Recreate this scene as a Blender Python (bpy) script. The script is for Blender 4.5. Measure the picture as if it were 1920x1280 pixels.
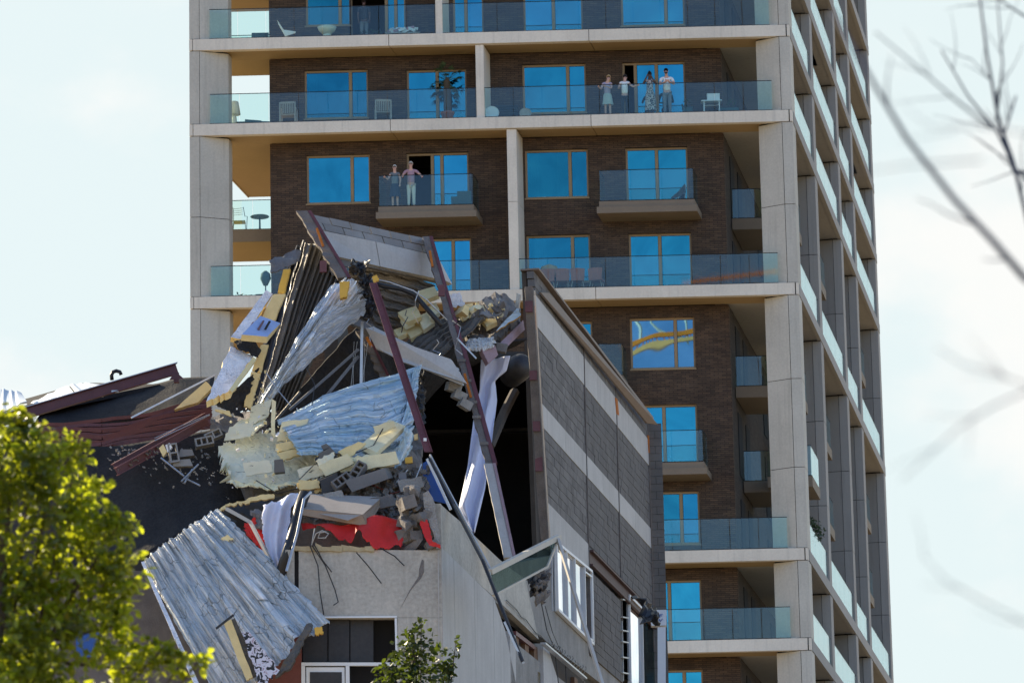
import bpy, math, random
from math import sin, cos, tan, radians as R, pi, sqrt, atan2, exp
from mathutils import Vector as V, Matrix, noise, Euler
import mathutils
for o in list(bpy.data.objects): bpy.data.objects.remove(o)
S = bpy.context.scene
col = S.collection
rnd = random.Random(7)

# ------------------------------------------------------------------ camera
FPX, PITCH, ROLL, CZ = 7940.0, .219512, .020975, 1.6
cam_d = bpy.data.cameras.new('camera'); cam = bpy.data.objects.new('camera', cam_d); col.objects.link(cam)
cam_d.sensor_width = 36; cam_d.lens = FPX/1920*36
cam_d.clip_start = .5; cam_d.clip_end = 6000
cam.matrix_world = Matrix.Translation((0, 0, CZ)) @ Matrix.Rotation(pi/2+PITCH, 4, 'X') @ Matrix.Rotation(-ROLL, 4, 'Z')
cam_d.dof.use_dof = True; cam_d.dof.focus_distance = 100; cam_d.dof.aperture_fstop = 5.2
S.camera = cam

# ------------------------------------------------------------------ sky, sun, exposure
SUN_AZ, SUN_EL = R(-52), R(28)            # azimuth measured from +Y towards +X
world = bpy.data.worlds.new('World'); S.world = world; world.use_nodes = True
nt = world.node_tree; nt.nodes.clear()
def wn(t, **k):
    n = nt.nodes.new(t)
    for a, b in k.items(): setattr(n, a, b)
    return n
out = wn('ShaderNodeOutputWorld'); bg = wn('ShaderNodeBackground'); bg.inputs['Strength'].default_value = .12
sky = wn('ShaderNodeTexSky', sky_type='NISHITA', sun_disc=False, sun_elevation=SUN_EL, sun_rotation=SUN_AZ, altitude=20, air_density=1.0, dust_density=.8, ozone_density=2.2)
tc = wn('ShaderNodeTexCoord'); nrm = wn('ShaderNodeVectorMath', operation='NORMALIZE')
nt.links.new(tc.outputs['Generated'], nrm.inputs[0])
dotn = wn('ShaderNodeVectorMath', operation='DOT_PRODUCT'); nt.links.new(nrm.outputs[0], dotn.inputs[0]); dotn.inputs[1].default_value = (-.12, .98, -.10)
mr = wn('ShaderNodeMapRange', interpolation_type='SMOOTHSTEP'); nt.links.new(dotn.outputs['Value'], mr.inputs[0])
mr.inputs[1].default_value = -.35; mr.inputs[2].default_value = .9; mr.inputs[3].default_value = 0; mr.inputs[4].default_value = .97
# clouds: soft banks in the haze
mp = wn('ShaderNodeMapping'); mp.inputs['Scale'].default_value = (11, 11, 15); mp.inputs['Location'].default_value = (2.1, 0.3, 1.25); nt.links.new(nrm.outputs[0], mp.inputs[0])
cn = wn('ShaderNodeTexNoise'); cn.inputs['Scale'].default_value = 1.0; cn.inputs['Detail'].default_value = 6; cn.inputs['Roughness'].default_value = .52; nt.links.new(mp.outputs[0], cn.inputs[0])
cr = wn('ShaderNodeMapRange', interpolation_type='SMOOTHSTEP'); nt.links.new(cn.outputs[0], cr.inputs[0]); cr.inputs[1].default_value = .5; cr.inputs[2].default_value = .68; cr.inputs[4].default_value = .95
veil = wn('ShaderNodeMix', data_type='RGBA'); veil.inputs[6].default_value = (2.86, 3.22, 3.20, 1); veil.inputs[7].default_value = (3.5, 3.46, 3.30, 1)
nt.links.new(cr.outputs[0], veil.inputs[0])
mx = wn('ShaderNodeMix', data_type='RGBA'); nt.links.new(mr.outputs[0], mx.inputs[0]); deep = wn('ShaderNodeMix', data_type='RGBA', blend_type='MULTIPLY'); deep.inputs[0].default_value = 1; deep.inputs[7].default_value = (.80, .86, 1.0, 1); nt.links.new(sky.outputs[0], deep.inputs[6]); nt.links.new(deep.outputs[2], mx.inputs[6]); nt.links.new(veil.outputs[2], mx.inputs[7])
nt.links.new(mx.outputs[2], bg.inputs[0]); nt.links.new(bg.outputs[0], out.inputs[0])
sd = bpy.data.lights.new('sun', 'SUN'); sun = bpy.data.objects.new('sun', sd); col.objects.link(sun)
sd.energy = 5; sd.angle = R(.53); sd.color = (1, .84, .60)
SUNV = V((sin(SUN_AZ)*cos(SUN_EL), cos(SUN_AZ)*cos(SUN_EL), sin(SUN_EL)))
sun.rotation_euler = SUNV.to_track_quat('Z', 'Y').to_euler()
vs = S.view_settings; vs.view_transform = 'Standard'; vs.look = 'None'; vs.exposure = 1.25; vs.gamma = 1; vs.use_curve_mapping = False
S.render.engine = 'CYCLES'
S.cycles.max_bounces = 8; S.cycles.transparent_max_bounces = 24; S.cycles.caustics_reflective = False; S.cycles.caustics_refractive = False

# ------------------------------------------------------------------ helpers
def ray(px, py):
    a, b = px-960, 640-py
    X = a*cos(ROLL)+b*sin(ROLL); Y = -a*sin(ROLL)+b*cos(ROLL)
    return V((X, FPX*cos(PITCH)-Y*sin(PITCH), FPX*sin(PITCH)+Y*cos(PITCH)))
def at(px, py, Y):
    """the world point seen at photograph pixel (px, py) that stands Y metres down the street"""
    d = ray(px, py); return V((0, 0, CZ))+d*(Y/d.y)
def on_plane(px, py, p0, n):
    d = ray(px, py); c = V((0, 0, CZ)); return c+d*((p0-c).dot(n)/d.dot(n))

def put(o, label=None, cat=None, group=None, kind=None):
    if label: o['label'] = label
    if cat: o['category'] = cat
    if group: o['group'] = group
    if kind: o['kind'] = kind
    return o
def wloc(o):
    p = V((0, 0, 0))
    while o: p = p+o.location; o = o.parent
    return p
def thing(name, label, cat, loc=(0, 0, 0), group=None):
    o = bpy.data.objects.new(name, None); col.objects.link(o); o.location = loc
    o.empty_display_size = .2
    return put(o, label, cat, group)

def chunk_pts(p, s, rg, flat=.7):
    import bmesh as _b
    bm = _b.new()
    for i in range(11):
        d = V((rg.gauss(0, 1), rg.gauss(0, 1), rg.gauss(0, 1))).normalized(); bm.verts.new((d.x*rg.uniform(.7, 1.3), d.y*rg.uniform(.7, 1), d.z*flat*rg.uniform(.7, 1.1)))
    r_ = _b.ops.convex_hull(bm, input=bm.verts); bm.verts.ensure_lookup_table()
    for v in [v for v in bm.verts if not v.link_faces]: bm.verts.remove(v)
    bm.verts.index_update(); Mx = Euler((rg.uniform(0, 6), rg.uniform(0, 6), rg.uniform(0, 6))).to_matrix()
    out = ([p+Mx @ (v.co*s) for v in bm.verts], [tuple(v.index for v in f.verts) for f in bm.faces]); bm.free(); return out
class MB:
    """collects geometry given in world coordinates; build() links it as one mesh object"""
    def __init__(s): s.v = []; s.f = []
    def add(s, vs, fs):
        b = len(s.v); s.v += [tuple(p) for p in vs]; s.f += [tuple(b+i for i in f) for f in fs]; return s
    def hexa(s, p):      # p: 4 bottom ccw, 4 top
        return s.add(p, [(3, 2, 1, 0), (4, 5, 6, 7), (0, 1, 5, 4), (1, 2, 6, 5), (2, 3, 7, 6), (3, 0, 4, 7)])
    def box(s, c, h, M=None):
        pts = [V((sx*h[0], sy*h[1], sz*h[2])) for sz in (-1, 1) for sx, sy in ((-1, -1), (1, -1), (1, 1), (-1, 1))]
        c = V(c); return s.hexa([c+(M @ p if M else p) for p in pts])
    def prism(s, poly, z0, z1, f=lambda a, b, z: V((a, b, z))):
        n = len(poly); vs = [f(a, b, z0) for a, b in poly]+[f(a, b, z1) for a, b in poly]
        return s.add(vs, [tuple(range(n-1, -1, -1)), tuple(range(n, 2*n))]+[(i, (i+1) % n, n+(i+1) % n, n+i) for i in range(n)])
    def slab(s, pts, t, nrm=None):   # planar polygon given a thickness along its normal (away)
        pts = [V(p) for p in pts]
        if nrm is None:
            nrm = V((0, 0, 0))
            for i in range(len(pts)): nrm += pts[i].cross(pts[(i+1) % len(pts)])
            nrm.normalize()
            if nrm.y > 0: nrm = -nrm
        n = len(pts); vs = pts+[p-nrm*t for p in pts]
        return s.add(vs, [tuple(range(n)), tuple(range(2*n-1, n-1, -1))]+[(i, n+i, n+(i+1) % n, (i+1) % n) for i in range(n)])
    def bar(s, a, b, w, h, up=(0, 0, 1)):
        a, b = V(a), V(b); x = (b-a).normalized(); up = V(up)
        if abs(x.dot(up)) > .97: up = V((0, 1, 0))
        y = up.cross(x).normalized(); z = x.cross(y)
        return s.hexa([p+y*(sy*w/2)+z*(sz*h/2) for sz in (-1, 1) for p, sy in ((a, -1), (b, -1), (b, 1), (a, 1))])
    def ibeam(s, a, b, h, w, t=.02, up=(0, 0, 1)):
        a, b = V(a), V(b); x = (b-a).normalized(); up = V(up); y = up.cross(x).normalized(); z = x.cross(y)
        for o, ww, hh in ((z*(h/2-t/2), w, t), (-z*(h/2-t/2), w, t), (V((0, 0, 0)), t*.8, h-2*t-.001)):
            s.bar(a+o, b+o, ww, hh, z)
        return s
    def tube(s, pts, r, n=6, cap=True):
        pts = [V(p) for p in pts]; m = len(pts); vs = []; last = None
        for i, p in enumerate(pts):
            t = (pts[min(i+1, m-1)]-pts[max(i-1, 0)]).normalized()
            if last is None: last = t.orthogonal().normalized()
            u = (last-t*last.dot(t)).normalized(); last = u; w = t.cross(u)
            rr = r[i] if isinstance(r, (list, tuple)) else r
            vs += [p+(u*cos(2*pi*k/n)+w*sin(2*pi*k/n))*rr for k in range(n)]
        fs = [(i*n+k, i*n+(k+1) % n, (i+1)*n+(k+1) % n, (i+1)*n+k) for i in range(m-1) for k in range(n)]
        if cap: fs += [tuple(range(n-1, -1, -1)), tuple(range((m-1)*n, m*n))]
        return s.add(vs, fs)
    def lathe(s, c, prof, n=12, M=None):
        c = V(c); vs = []; m = len(prof)
        for r_, z in prof:
            for k in range(n):
                p = V((r_*cos(2*pi*k/n), r_*sin(2*pi*k/n), z)); vs.append(c+(M @ p if M else p))
        return s.add(vs, [(i*n+k, i*n+(k+1) % n, (i+1)*n+(k+1) % n, (i+1)*n+k) for i in range(m-1) for k in range(n)]+[tuple(range(n-1, -1, -1)), tuple(range((m-1)*n, m*n))])
    def build(s, name, mat, parent=None, smooth=False, kind=None, label=None, cat=None, group=None, origin=None):
        me = bpy.data.meshes.new(name)
        if not s.v: s.add([(0, 0, 0), (0, 0, .001), (0, .001, 0)], [(0, 1, 2)])
        if origin is None:
            n = len(s.v); origin = V((sum(p[0] for p in s.v)/n, sum(p[1] for p in s.v)/n, sum(p[2] for p in s.v)/n))
        origin = V(origin)
        me.from_pydata([(p[0]-origin.x, p[1]-origin.y, p[2]-origin.z) for p in s.v], [], s.f); me.update()
        if getattr(s, 'uv', None):
            ul = me.uv_layers.new(name='UVMap'); buf = []
            for f_ in s.f:
                for i_ in f_: buf += s.uv[i_]
            ul.data.foreach_set('uv', buf)
        if isinstance(mat, (list, tuple)):
            for m in mat: me.materials.append(m)
        else: me.materials.append(mat)
        if smooth: me.polygons.foreach_set('use_smooth', [True]*len(me.polygons))
        o = bpy.data.objects.new(name, me); col.objects.link(o)
        if parent: o.parent = parent; o.location = origin-wloc(parent)
        else: o.location = origin
        return put(o, label, cat, group, kind)

# ------------------------------------------------------------------ materials
MATS = {}
class NT:
    def __init__(s, name):
        s.m = bpy.data.materials.new(name); s.m.use_nodes = True; s.t = s.m.node_tree; s.b = s.t.nodes['Principled BSDF']
        s.geo = s.n('ShaderNodeNewGeometry').outputs['Position']
    def n(s, t, **k):
        x = s.t.nodes.new(t)
        for a, b in k.items(): setattr(x, a, b)
        return x
    def l(s, a, b): s.t.links.new(a, b)
    def noise(s, scale, detail=4, rough=.55, vec=None, dist=0, stretch=None):
        v = vec or s.geo
        if stretch:
            m = s.n('ShaderNodeMapping'); m.inputs['Scale'].default_value = stretch; s.l(v, m.inputs[0]); v = m.outputs[0]
        x = s.n('ShaderNodeTexNoise'); x.inputs['Scale'].default_value = scale; x.inputs['Detail'].default_value = detail; x.inputs['Roughness'].default_value = rough; x.inputs['Distortion'].default_value = dist
        s.l(v, x.inputs['Vector']); return x.outputs['Fac']
    def ramp(s, f, stops, interp='LINEAR'):
        r = s.n('ShaderNodeValToRGB'); s.l(f, r.inputs[0]); cr = r.color_ramp; cr.interpolation = interp
        while len(cr.elements) < len(stops): cr.elements.new(.5)
        for e, (p, c) in zip(cr.elements, stops): e.position = p; e.color = (*c, 1) if len(c) == 3 else c
        return r.outputs[0]
    def mix(s, f, a, b, mode='MIX'):
        m = s.n('ShaderNodeMix', data_type='RGBA', blend_type=mode)
        for i, x in ((0, f), (6, a), (7, b)):
            if isinstance(x, (int, float)): m.inputs[i].default_value = x
            elif isinstance(x, tuple): m.inputs[i].default_value = (*x, 1) if len(x) == 3 else x
            else: s.l(x, m.inputs[i])
        return m.outputs[2]
    def bump(s, h, strength=.4, dist=.01):
        b = s.n('ShaderNodeBump'); b.inputs['Strength'].default_value = strength; b.inputs['Distance'].default_value = dist
        s.l(h, b.inputs['Height']); s.l(b.outputs[0], s.b.inputs['Normal'])
    def col(s, c):
        if isinstance(c, tuple): s.b.inputs['Base Color'].default_value = (*c, 1)
        else: s.l(c, s.b.inputs['Base Color'])
    def set(s, rough=None, metal=None, spec=None):
        if rough is not None: s.b.inputs['Roughness'].default_value = rough
        if metal is not None: s.b.inputs['Metallic'].default_value = metal
        if spec is not None: s.b.inputs['Specular IOR Level'].default_value = spec
        return s
def sc(c, k): return tuple(min(1, x*k) for x in c)
def mottled(name, c, var=.15, scale=3, fine=40, rough=.85, metal=0, bump=.3, dist=.006, spec=.4, streak=False, pervar=0.0):
    """colour with large stains, fine grain and relief"""
    m = NT(name); a = m.noise(scale, 5, .6); f = m.noise(fine, 3, .6)
    k = m.ramp(a, [(.3, sc(c, 1-var)), (.7, sc(c, 1+var))])
    k = m.mix(.35, k, m.ramp(f, [(.3, sc(c, 1-var*1.4)), (.7, sc(c, 1+var*1.2))]))
    if streak:
        st = m.noise(1, 4, .6, stretch=(6, 6, .35)); k = m.mix(m.ramp(st, [(.52, (0, 0, 0)), (.75, (.45, .45, .45))]), k, sc(c, .62))
    if pervar:
        oi = m.n('ShaderNodeObjectInfo'); hs = m.n('ShaderNodeHueSaturation'); mr_ = m.n('ShaderNodeMapRange'); m.l(oi.outputs['Random'], mr_.inputs[0])
        mr_.inputs[3].default_value = 1-pervar; mr_.inputs[4].default_value = 1+pervar; m.l(mr_.outputs[0], hs.inputs['Value']); m.l(k, hs.inputs['Color']); k = hs.outputs[0]
    m.col(k); m.set(rough, metal, spec)
    if bump: m.bump(f, bump, dist)
    MATS[name] = m.m; return m.m
M = MATS
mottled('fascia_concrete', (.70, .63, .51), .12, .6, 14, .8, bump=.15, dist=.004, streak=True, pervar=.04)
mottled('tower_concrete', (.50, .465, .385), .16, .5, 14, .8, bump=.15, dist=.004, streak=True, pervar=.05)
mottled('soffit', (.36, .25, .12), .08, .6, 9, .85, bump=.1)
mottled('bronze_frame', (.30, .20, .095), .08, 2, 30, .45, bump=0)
mottled('shaded_side_concrete', (.32, .30, .265), .07, .5, 14, .8, bump=.15, dist=.004, streak=True, pervar=.05)  # same tower concrete, darkened to carry the shade of the side face
mottled('dark_gap', (.015, .015, .016), .1, 2, 30, .9, bump=0)
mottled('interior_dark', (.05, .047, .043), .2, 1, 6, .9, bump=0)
mottled('fascia_brown', (.20, .155, .105), .1, 1, 12, .7, bump=.1)
def brick(name, axis, c1, c2, mortar, bw, bh, ms=.012):
    m = NT(name); sp = m.n('ShaderNodeSeparateXYZ'); m.l(m.geo, sp.inputs[0]); cb = m.n('ShaderNodeCombineXYZ')
    m.l(sp.outputs[axis], cb.inputs[0]); m.l(sp.outputs[2], cb.inputs[1])
    b = m.n('ShaderNodeTexBrick'); m.l(cb.outputs[0], b.inputs['Vector']); b.inputs['Scale'].default_value = 1; b.inputs['Brick Width'].default_value = bw; b.inputs['Row Height'].default_value = bh
    b.inputs['Mortar Size'].default_value = ms; b.inputs['Mortar Smooth'].default_value = .3; b.inputs['Color1'].default_value = (*c1, 1); b.inputs['Color2'].default_value = (*c2, 1); b.inputs['Mortar'].default_value = (*mortar, 1)
    a = m.noise(1.3, 4, .6, stretch=(1, 1, 3)); k = m.mix(.75, b.outputs['Color'], m.ramp(a, [(.3, (.5, .5, .5)), (.7, (1, 1, 1))]), 'MULTIPLY')
    v = m.noise(5, 2, .8, stretch=(1, 1, 2.2)); k = m.mix(m.ramp(v, [(.62, (0, 0, 0)), (.7, (.35, .35, .35))]), k, sc(c2, 2.0))
    m.col(k); m.set(.9, 0, .3); m.bump(b.outputs['Fac'], -.5, .01); M[name] = m.m
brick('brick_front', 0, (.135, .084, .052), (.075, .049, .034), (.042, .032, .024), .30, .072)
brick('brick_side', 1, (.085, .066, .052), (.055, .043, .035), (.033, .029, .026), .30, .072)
def window_glass(name, tint, refl=.8, rough=.01, wob=.02):
    m = NT(name); g = m.n('ShaderNodeBsdfGlossy'); g.inputs['Roughness'].default_value = rough; oi = m.n('ShaderNodeObjectInfo'); hv = m.n('ShaderNodeHueSaturation'); hv.inputs['Color'].default_value = (*tint, 1); mr2 = m.n('ShaderNodeMapRange'); m.l(oi.outputs['Random'], mr2.inputs[0]); mr2.inputs[3].default_value = .86; mr2.inputs[4].default_value = 1.14; m.l(mr2.outputs[0], hv.inputs['Value']); mr3 = m.n('ShaderNodeMapRange'); m.l(oi.outputs['Random'], mr3.inputs[0]); mr3.inputs[3].default_value = .485; mr3.inputs[4].default_value = .51; m.l(mr3.outputs[0], hv.inputs['Hue']); cl_ = m.noise(.55, 4, .6, dist=.8); m.l(m.mix(1.0, hv.outputs[0], m.ramp(cl_, [(.32, (.72, .78, .82)), (.55, (1, 1, 1)), (.72, (1.25, 1.15, 1.08))]), 'MULTIPLY'), g.inputs['Color'])  # cloudy patches in the tint paint uneven sky reflections into the glass
    t = m.n('ShaderNodeBsdfTransparent'); t.inputs['Color'].default_value = (.55, .72, .75, 1); mx_ = m.n('ShaderNodeMixShader'); mx_.inputs[0].default_value = refl
    n_ = m.noise(.45, 1, .5); bp = m.n('ShaderNodeBump'); bp.inputs['Strength'].default_value = wob*2; bp.inputs['Distance'].default_value = .3; m.l(n_, bp.inputs['Height']); m.l(bp.outputs[0], g.inputs['Normal'])
    m.l(t.outputs[0], mx_.inputs[1]); m.l(g.outputs[0], mx_.inputs[2]); m.l(mx_.outputs[0], m.t.nodes['Material Output'].inputs[0]); M[name] = m.m
window_glass('blue_glass', (.035, .27, .34), .90)
window_glass('curtain_glass', (.035, .27, .34), .60); window_glass('mirror_glass', (.13, .26, .36), .92, .01, .009)
def clear_glass(name, tint, base, gl=(1, 1, 1)):
    m = NT(name); g = m.n('ShaderNodeBsdfGlossy'); g.inputs['Color'].default_value = (*gl, 1); g.inputs['Roughness'].default_value = .02
    t = m.n('ShaderNodeBsdfTransparent'); t.inputs['Color'].default_value = (*tint, 1); fr = m.n('ShaderNodeLayerWeight'); fr.inputs['Blend'].default_value = .5
    mr_ = m.n('ShaderNodeMath', operation='POWER'); m.l(fr.outputs['Facing'], mr_.inputs[0]); mr_.inputs[1].default_value = 6
    ma = m.n('ShaderNodeMapRange'); m.l(mr_.outputs[0], ma.inputs[0]); ma.inputs[3].default_value = base; ma.inputs[4].default_value = 1
    mx_ = m.n('ShaderNodeMixShader'); m.l(ma.outputs[0], mx_.inputs[0]); m.l(t.outputs[0], mx_.inputs[1]); m.l(g.outputs[0], mx_.inputs[2]); m.l(mx_.outputs[0], m.t.nodes['Material Output'].inputs[0]); M[name] = m.m
clear_glass('rail_glass', (.86, .955, .93), .036, (.86, .97, 1))
# ------------------------------------------------------------------ ground
MB().add([(-1500, -1500, 0), (1500, -1500, 0), (1500, 1500, 0), (-1500, 1500, 0)], [(0, 1, 2, 3)]).build('unseen_ground', mottled('bounce_ground_mat', (.34, .28, .20), .2, .05, 3, .95), kind='structure')  # unseen; warm bright tone chosen to bounce light onto the shaded fronts

# ------------------------------------------------------------------ apartment tower (oblique plan: u along the front, w along the side)
FL = V((-11.5374, 149.953, 0)); TW = 21.858
DU = V((cos(-.01386), sin(-.01386), 0)); DW = V((sin(.167095), cos(.167095), 0))
TN = V((DU.y, -DU.x, 0))                       # outward normal of the front
Z0 = 25.6007+CZ; FH = 3.25; TH = .43; SIDE = 36.6
def T(u, w, z): return FL+DU*u+DW*w+V((0, 0, z))
def ZL(l): return Z0+l*FH
def tw(px, py, w):
    """pixel -> (u, z) on the tower plane at depth w"""
    p = on_plane(px, py, T(0, w, 0), TN); q = p-FL-DW*w
    return q.x/DU.x, p.z
class TB(MB):
    def ob(s, u0, u1, w0, w1, z0, z1):
        return s.hexa([T(u, w, z) for z in (z0, z1) for u, w in ((u0, w0), (u1, w0), (u1, w1), (u0, w1))])
    def pl(s, poly, z0, z1): return s.prism(poly, z0, z1, T)
tower = thing('apartment_tower', 'tall apartment tower of pale concrete frames and dark brown brick with blue-reflecting windows', 'apartment tower', T(0, 0, 0))
WB = 1.42                                        # the brick front stands this far behind the slab edge
UBL = tw(506, 240, WB)[0]; UBR = tw(1354, 200, WB)[0]
FULL = [10, 9, 8, 7, 6, 5, 3, 0, -1, -3, -5]; JT = [11, 10, 9, 8, 7, 6, 5, 3, 0, -1, -3, -5]
RC = [(TW+.12, .0), (TW+.12, 1.05), (TW-1.18, 1.05), (TW-1.18, .52), (TW-.27, .0)]
LC = [(-.13, .0), (.24, .0), (1.2, .46), (1.2, 1.0), (-.13, 1.0)]
def shrink(p, k=.02):
    cx = sum(a for a, b in p)/len(p); cy = sum(b for a, b in p)/len(p)
    return [(a+(cx-a)*k/abs(cx-a) if abs(cx-a) > .1 else a, b+(cy-b)*k/abs(cy-b) if abs(cy-b) > .1 else b) for a, b in p]
SC = [8.0, 18.4, 25.0, SIDE]
colpolys = [RC, LC]+[[(TW+.12, w), (TW+.12, w+.95), (TW-1.15, w+.95), (TW-1.15, w+.25), (TW-.22, w)] for w in SC]
colpolys[-1] = [(TW+.12, SIDE-.95), (TW+.12, SIDE), (TW-1.15, SIDE), (TW-1.15, SIDE-.7), (TW-.22, SIDE-.95)]
for ci, P in enumerate(colpolys):
    core = TB().pl(shrink(P, .03), ZL(-5), ZL(11)).build('column_joint', M['dark_gap'], tower)
    lv = sorted(JT)
    for a, b in zip(lv, lv[1:]):
        za = ZL(a)+.012; zb = ZL(b)-TH-.012
        cuts = [za]
        if b-a > 1:
            for l in range(a+1, b): cuts.append(ZL(l)-.30+(.0 if ci != 1 else .05))
        cuts.append(zb)
        for c0, c1 in zip(cuts, cuts[1:]):
            # each storey is an inner splayed panel and a narrow outer panel
            if ci == 1: A, B = [(-.13, 0), (.232, 0), (.232, .5), (-.13, .5)], [(.25, .003), (1.2, .46), (1.2, 1.0), (.25, 1.0)]
            else:
                q = P[4]; A, B = [(P[0][0], P[0][1]), (P[1][0], P[1][1]), (q[0]+.012, P[1][1]), (q[0]+.012, q[1])], [(q[0]-.008, q[1]+.003), (q[0]-.008, P[1][1]), (P[2][0], P[2][1]), (P[3][0], P[3][1])]
            for p in (A, B): TB().pl(p, c0+.011, c1-.011).build('column_panel', M['tower_concrete' if ci < 2 else 'shaded_side_concrete'], tower)
# slabs: fascia panels, soffit, side fascia
for l in FULL:
    z = ZL(l)
    uj = {7: [0, 7.4, 14.8, TW], 6: [0, tw(729, 70, 0)[0], tw(1104, 60, 0)[0], TW], 5: [0, tw(732, 235, 0)[0], tw(1108, 215, 0)[0], TW], 3: [0, 7.2, tw(1117, 540, 0)[0], TW]}.get(l, [0, 7.2, 14.9, TW])
    for a, b in zip(uj, uj[1:]):
        TB().ob(a+.012, b-.012, -.03, .25, z-TH, z).build('slab_edge_panel', M['fascia_concrete'], tower)
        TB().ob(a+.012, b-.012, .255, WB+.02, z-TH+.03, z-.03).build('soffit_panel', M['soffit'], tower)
    TB().ob(-.13, -.012, -.03, .9, z-TH, z).build('slab_edge_panel', M['fascia_concrete'], tower)
    TB().ob(TW-.27+.3, TW+.12, -.03, .25, z-TH, z).build('slab_edge_panel', M['fascia_concrete'], tower)
    # right wing of the slab, seen from below
    TB().ob(UBR-.5, TW-.02, WB+.03, SIDE, z-TH+.03, z-.03).build('soffit_panel', M['shaded_side_concrete'], tower)
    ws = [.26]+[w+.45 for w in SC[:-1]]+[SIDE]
    for a, b in zip(ws, ws[1:]): TB().ob(TW-.015, TW+.14, a+.012, b-.012, z-TH, z).build('slab_edge_panel', M['shaded_side_concrete'], tower)
    # left wing
    d = {6: 3.6, 5: 9.3, 3: 8.0}.get(l, 6)
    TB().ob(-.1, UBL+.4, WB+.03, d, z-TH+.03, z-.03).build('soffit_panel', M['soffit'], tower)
    TB().ob(-.13, -.1, .95, d, z-TH, z).build('slab_edge_panel', M['fascia_concrete'], tower)
# windows: (level of the floor, x0, y0, x1, y1, split x, kind)
WIN = [(6, 572, -38, 657, 48, 636, 'w'), (6, 655, -40, 760, 65, 723, 'open'), (6, 848, -45, 906, 60, 872, 'd'), (6, 980, -48, 1092, 55, 1036, 'd'), (6, 1163, -45, 1283, 48, 1247, 'w'),
       (5, 570, 131, 690, 222, 656, 'w'), (5, 762, 130, 875, 227, 819, 'd'), (5, 979, 120, 1099, 212, 1064, 'w'), (5, 1167, 116, 1285, 215, 1191, 'open2'),
       (4, 574, 290, 694, 381, 659, 'w'), (4, 762, 286, 879, 392, 810, 'open'), (4, 984, 280, 1103, 371, 1068, 'w'), (4, 1173, 276, 1290, 380, 1231, 'd'),
       (3, 768, 447, 884, 545, 849, 'd'), (3, 987, 440, 1107, 529, 1073, 'w'), (3, 1179, 437, 1297, 538, 1237, 'd'),
       (2, 990, 603, 1111, 696, 1077, 'w'), (2, 1181, 595, 1303, 691, 1266, 'w'),
       (1, 990, 768, 1113, 870, 1079, 'w'), (1, 1188, 758, 1308, 872, 1245, 'd'),
       (0, 1192, 921, 1312, 1020, 1277, 'w'), (0, 1000, 930, 1114, 1030, 1079, 'w'),
       (-1, 1196, 1087, 1316, 1200, 1255, 'd'), (-1, 1000, 1095, 1116, 1205, 1079, 'd'),
       (-2, 1198, 1255, 1319, 1345, 1283, 'w')]
def framed(u0, u1, z0, z1, w, splits, parent, openbay=None, glass='blue_glass'):
    """bronze frame with panes, set back from the brick face"""
    fr = TB(); t = .075; xs = [u0]+splits+[u1]
    fr.ob(u0, u1, w, w+.09, z1-t, z1).ob(u0, u1, w, w+.09, z0, z0+t)
    fr.ob(u0, u0+t, w+.002, w+.088, z0+t+.001, z1-t-.001).ob(u1-t, u1, w+.002, w+.088, z0+t+.001, z1-t-.001)
    for s in splits: fr.ob(s-t*.75, s+t*.75, w+.002, w+.088, z0+t+.001, z1-t-.001)
    f = fr.build('window', M['bronze_frame'], parent)
    for i, (a, b) in enumerate(zip(xs, xs[1:])):
        if i == openbay: continue
        p = TB().ob(a+.07, b-.07, w+.04+.004*i, w+.055+.004*i, z0+t+.01, z1-t-.01).build('pane', M[glass], f)
    return f
OPEN = {}; CURT = {(4, 984), (6, 572), (5, 570), (0, 1192), (3, 987)}
for l, x0, y0, x1, y1, sx, k in WIN:
    cx, cy = (x0+x1)/2, (y0+y1)/2
    u0, u1 = tw(x0, cy, WB)[0], tw(x1, cy, WB)[0]; zb, zt = tw(cx, y1, WB)[1], tw(cx, y0, WB)[1]
    if k != 'w': zb = ZL(l)+.04
    us = tw(sx, cy, WB)[0]
    OPEN.setdefault(l, []).append((u0, u1, zb, zt))
    if k == 'open': framed(u0, u1, zb, zt, WB+.12, [us, us+.35], tower, 0)
    elif k == 'open2': framed(u0, u1, zb, zt, WB+.12, [us, us+.78], tower, 0)
    else: framed(u0, u1, zb, zt, WB+.12, [us], tower, glass='curtain_glass' if (l, x0) in CURT else 'mirror_glass' if (l, x0) == (2, 1181) else 'blue_glass')
    if k == 'w': TB().ob(u0-.02, u1+.02, WB-.03, WB+.14, zb-.05, zb-.003).build('window_sill', M['bronze_frame'], tower)
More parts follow.
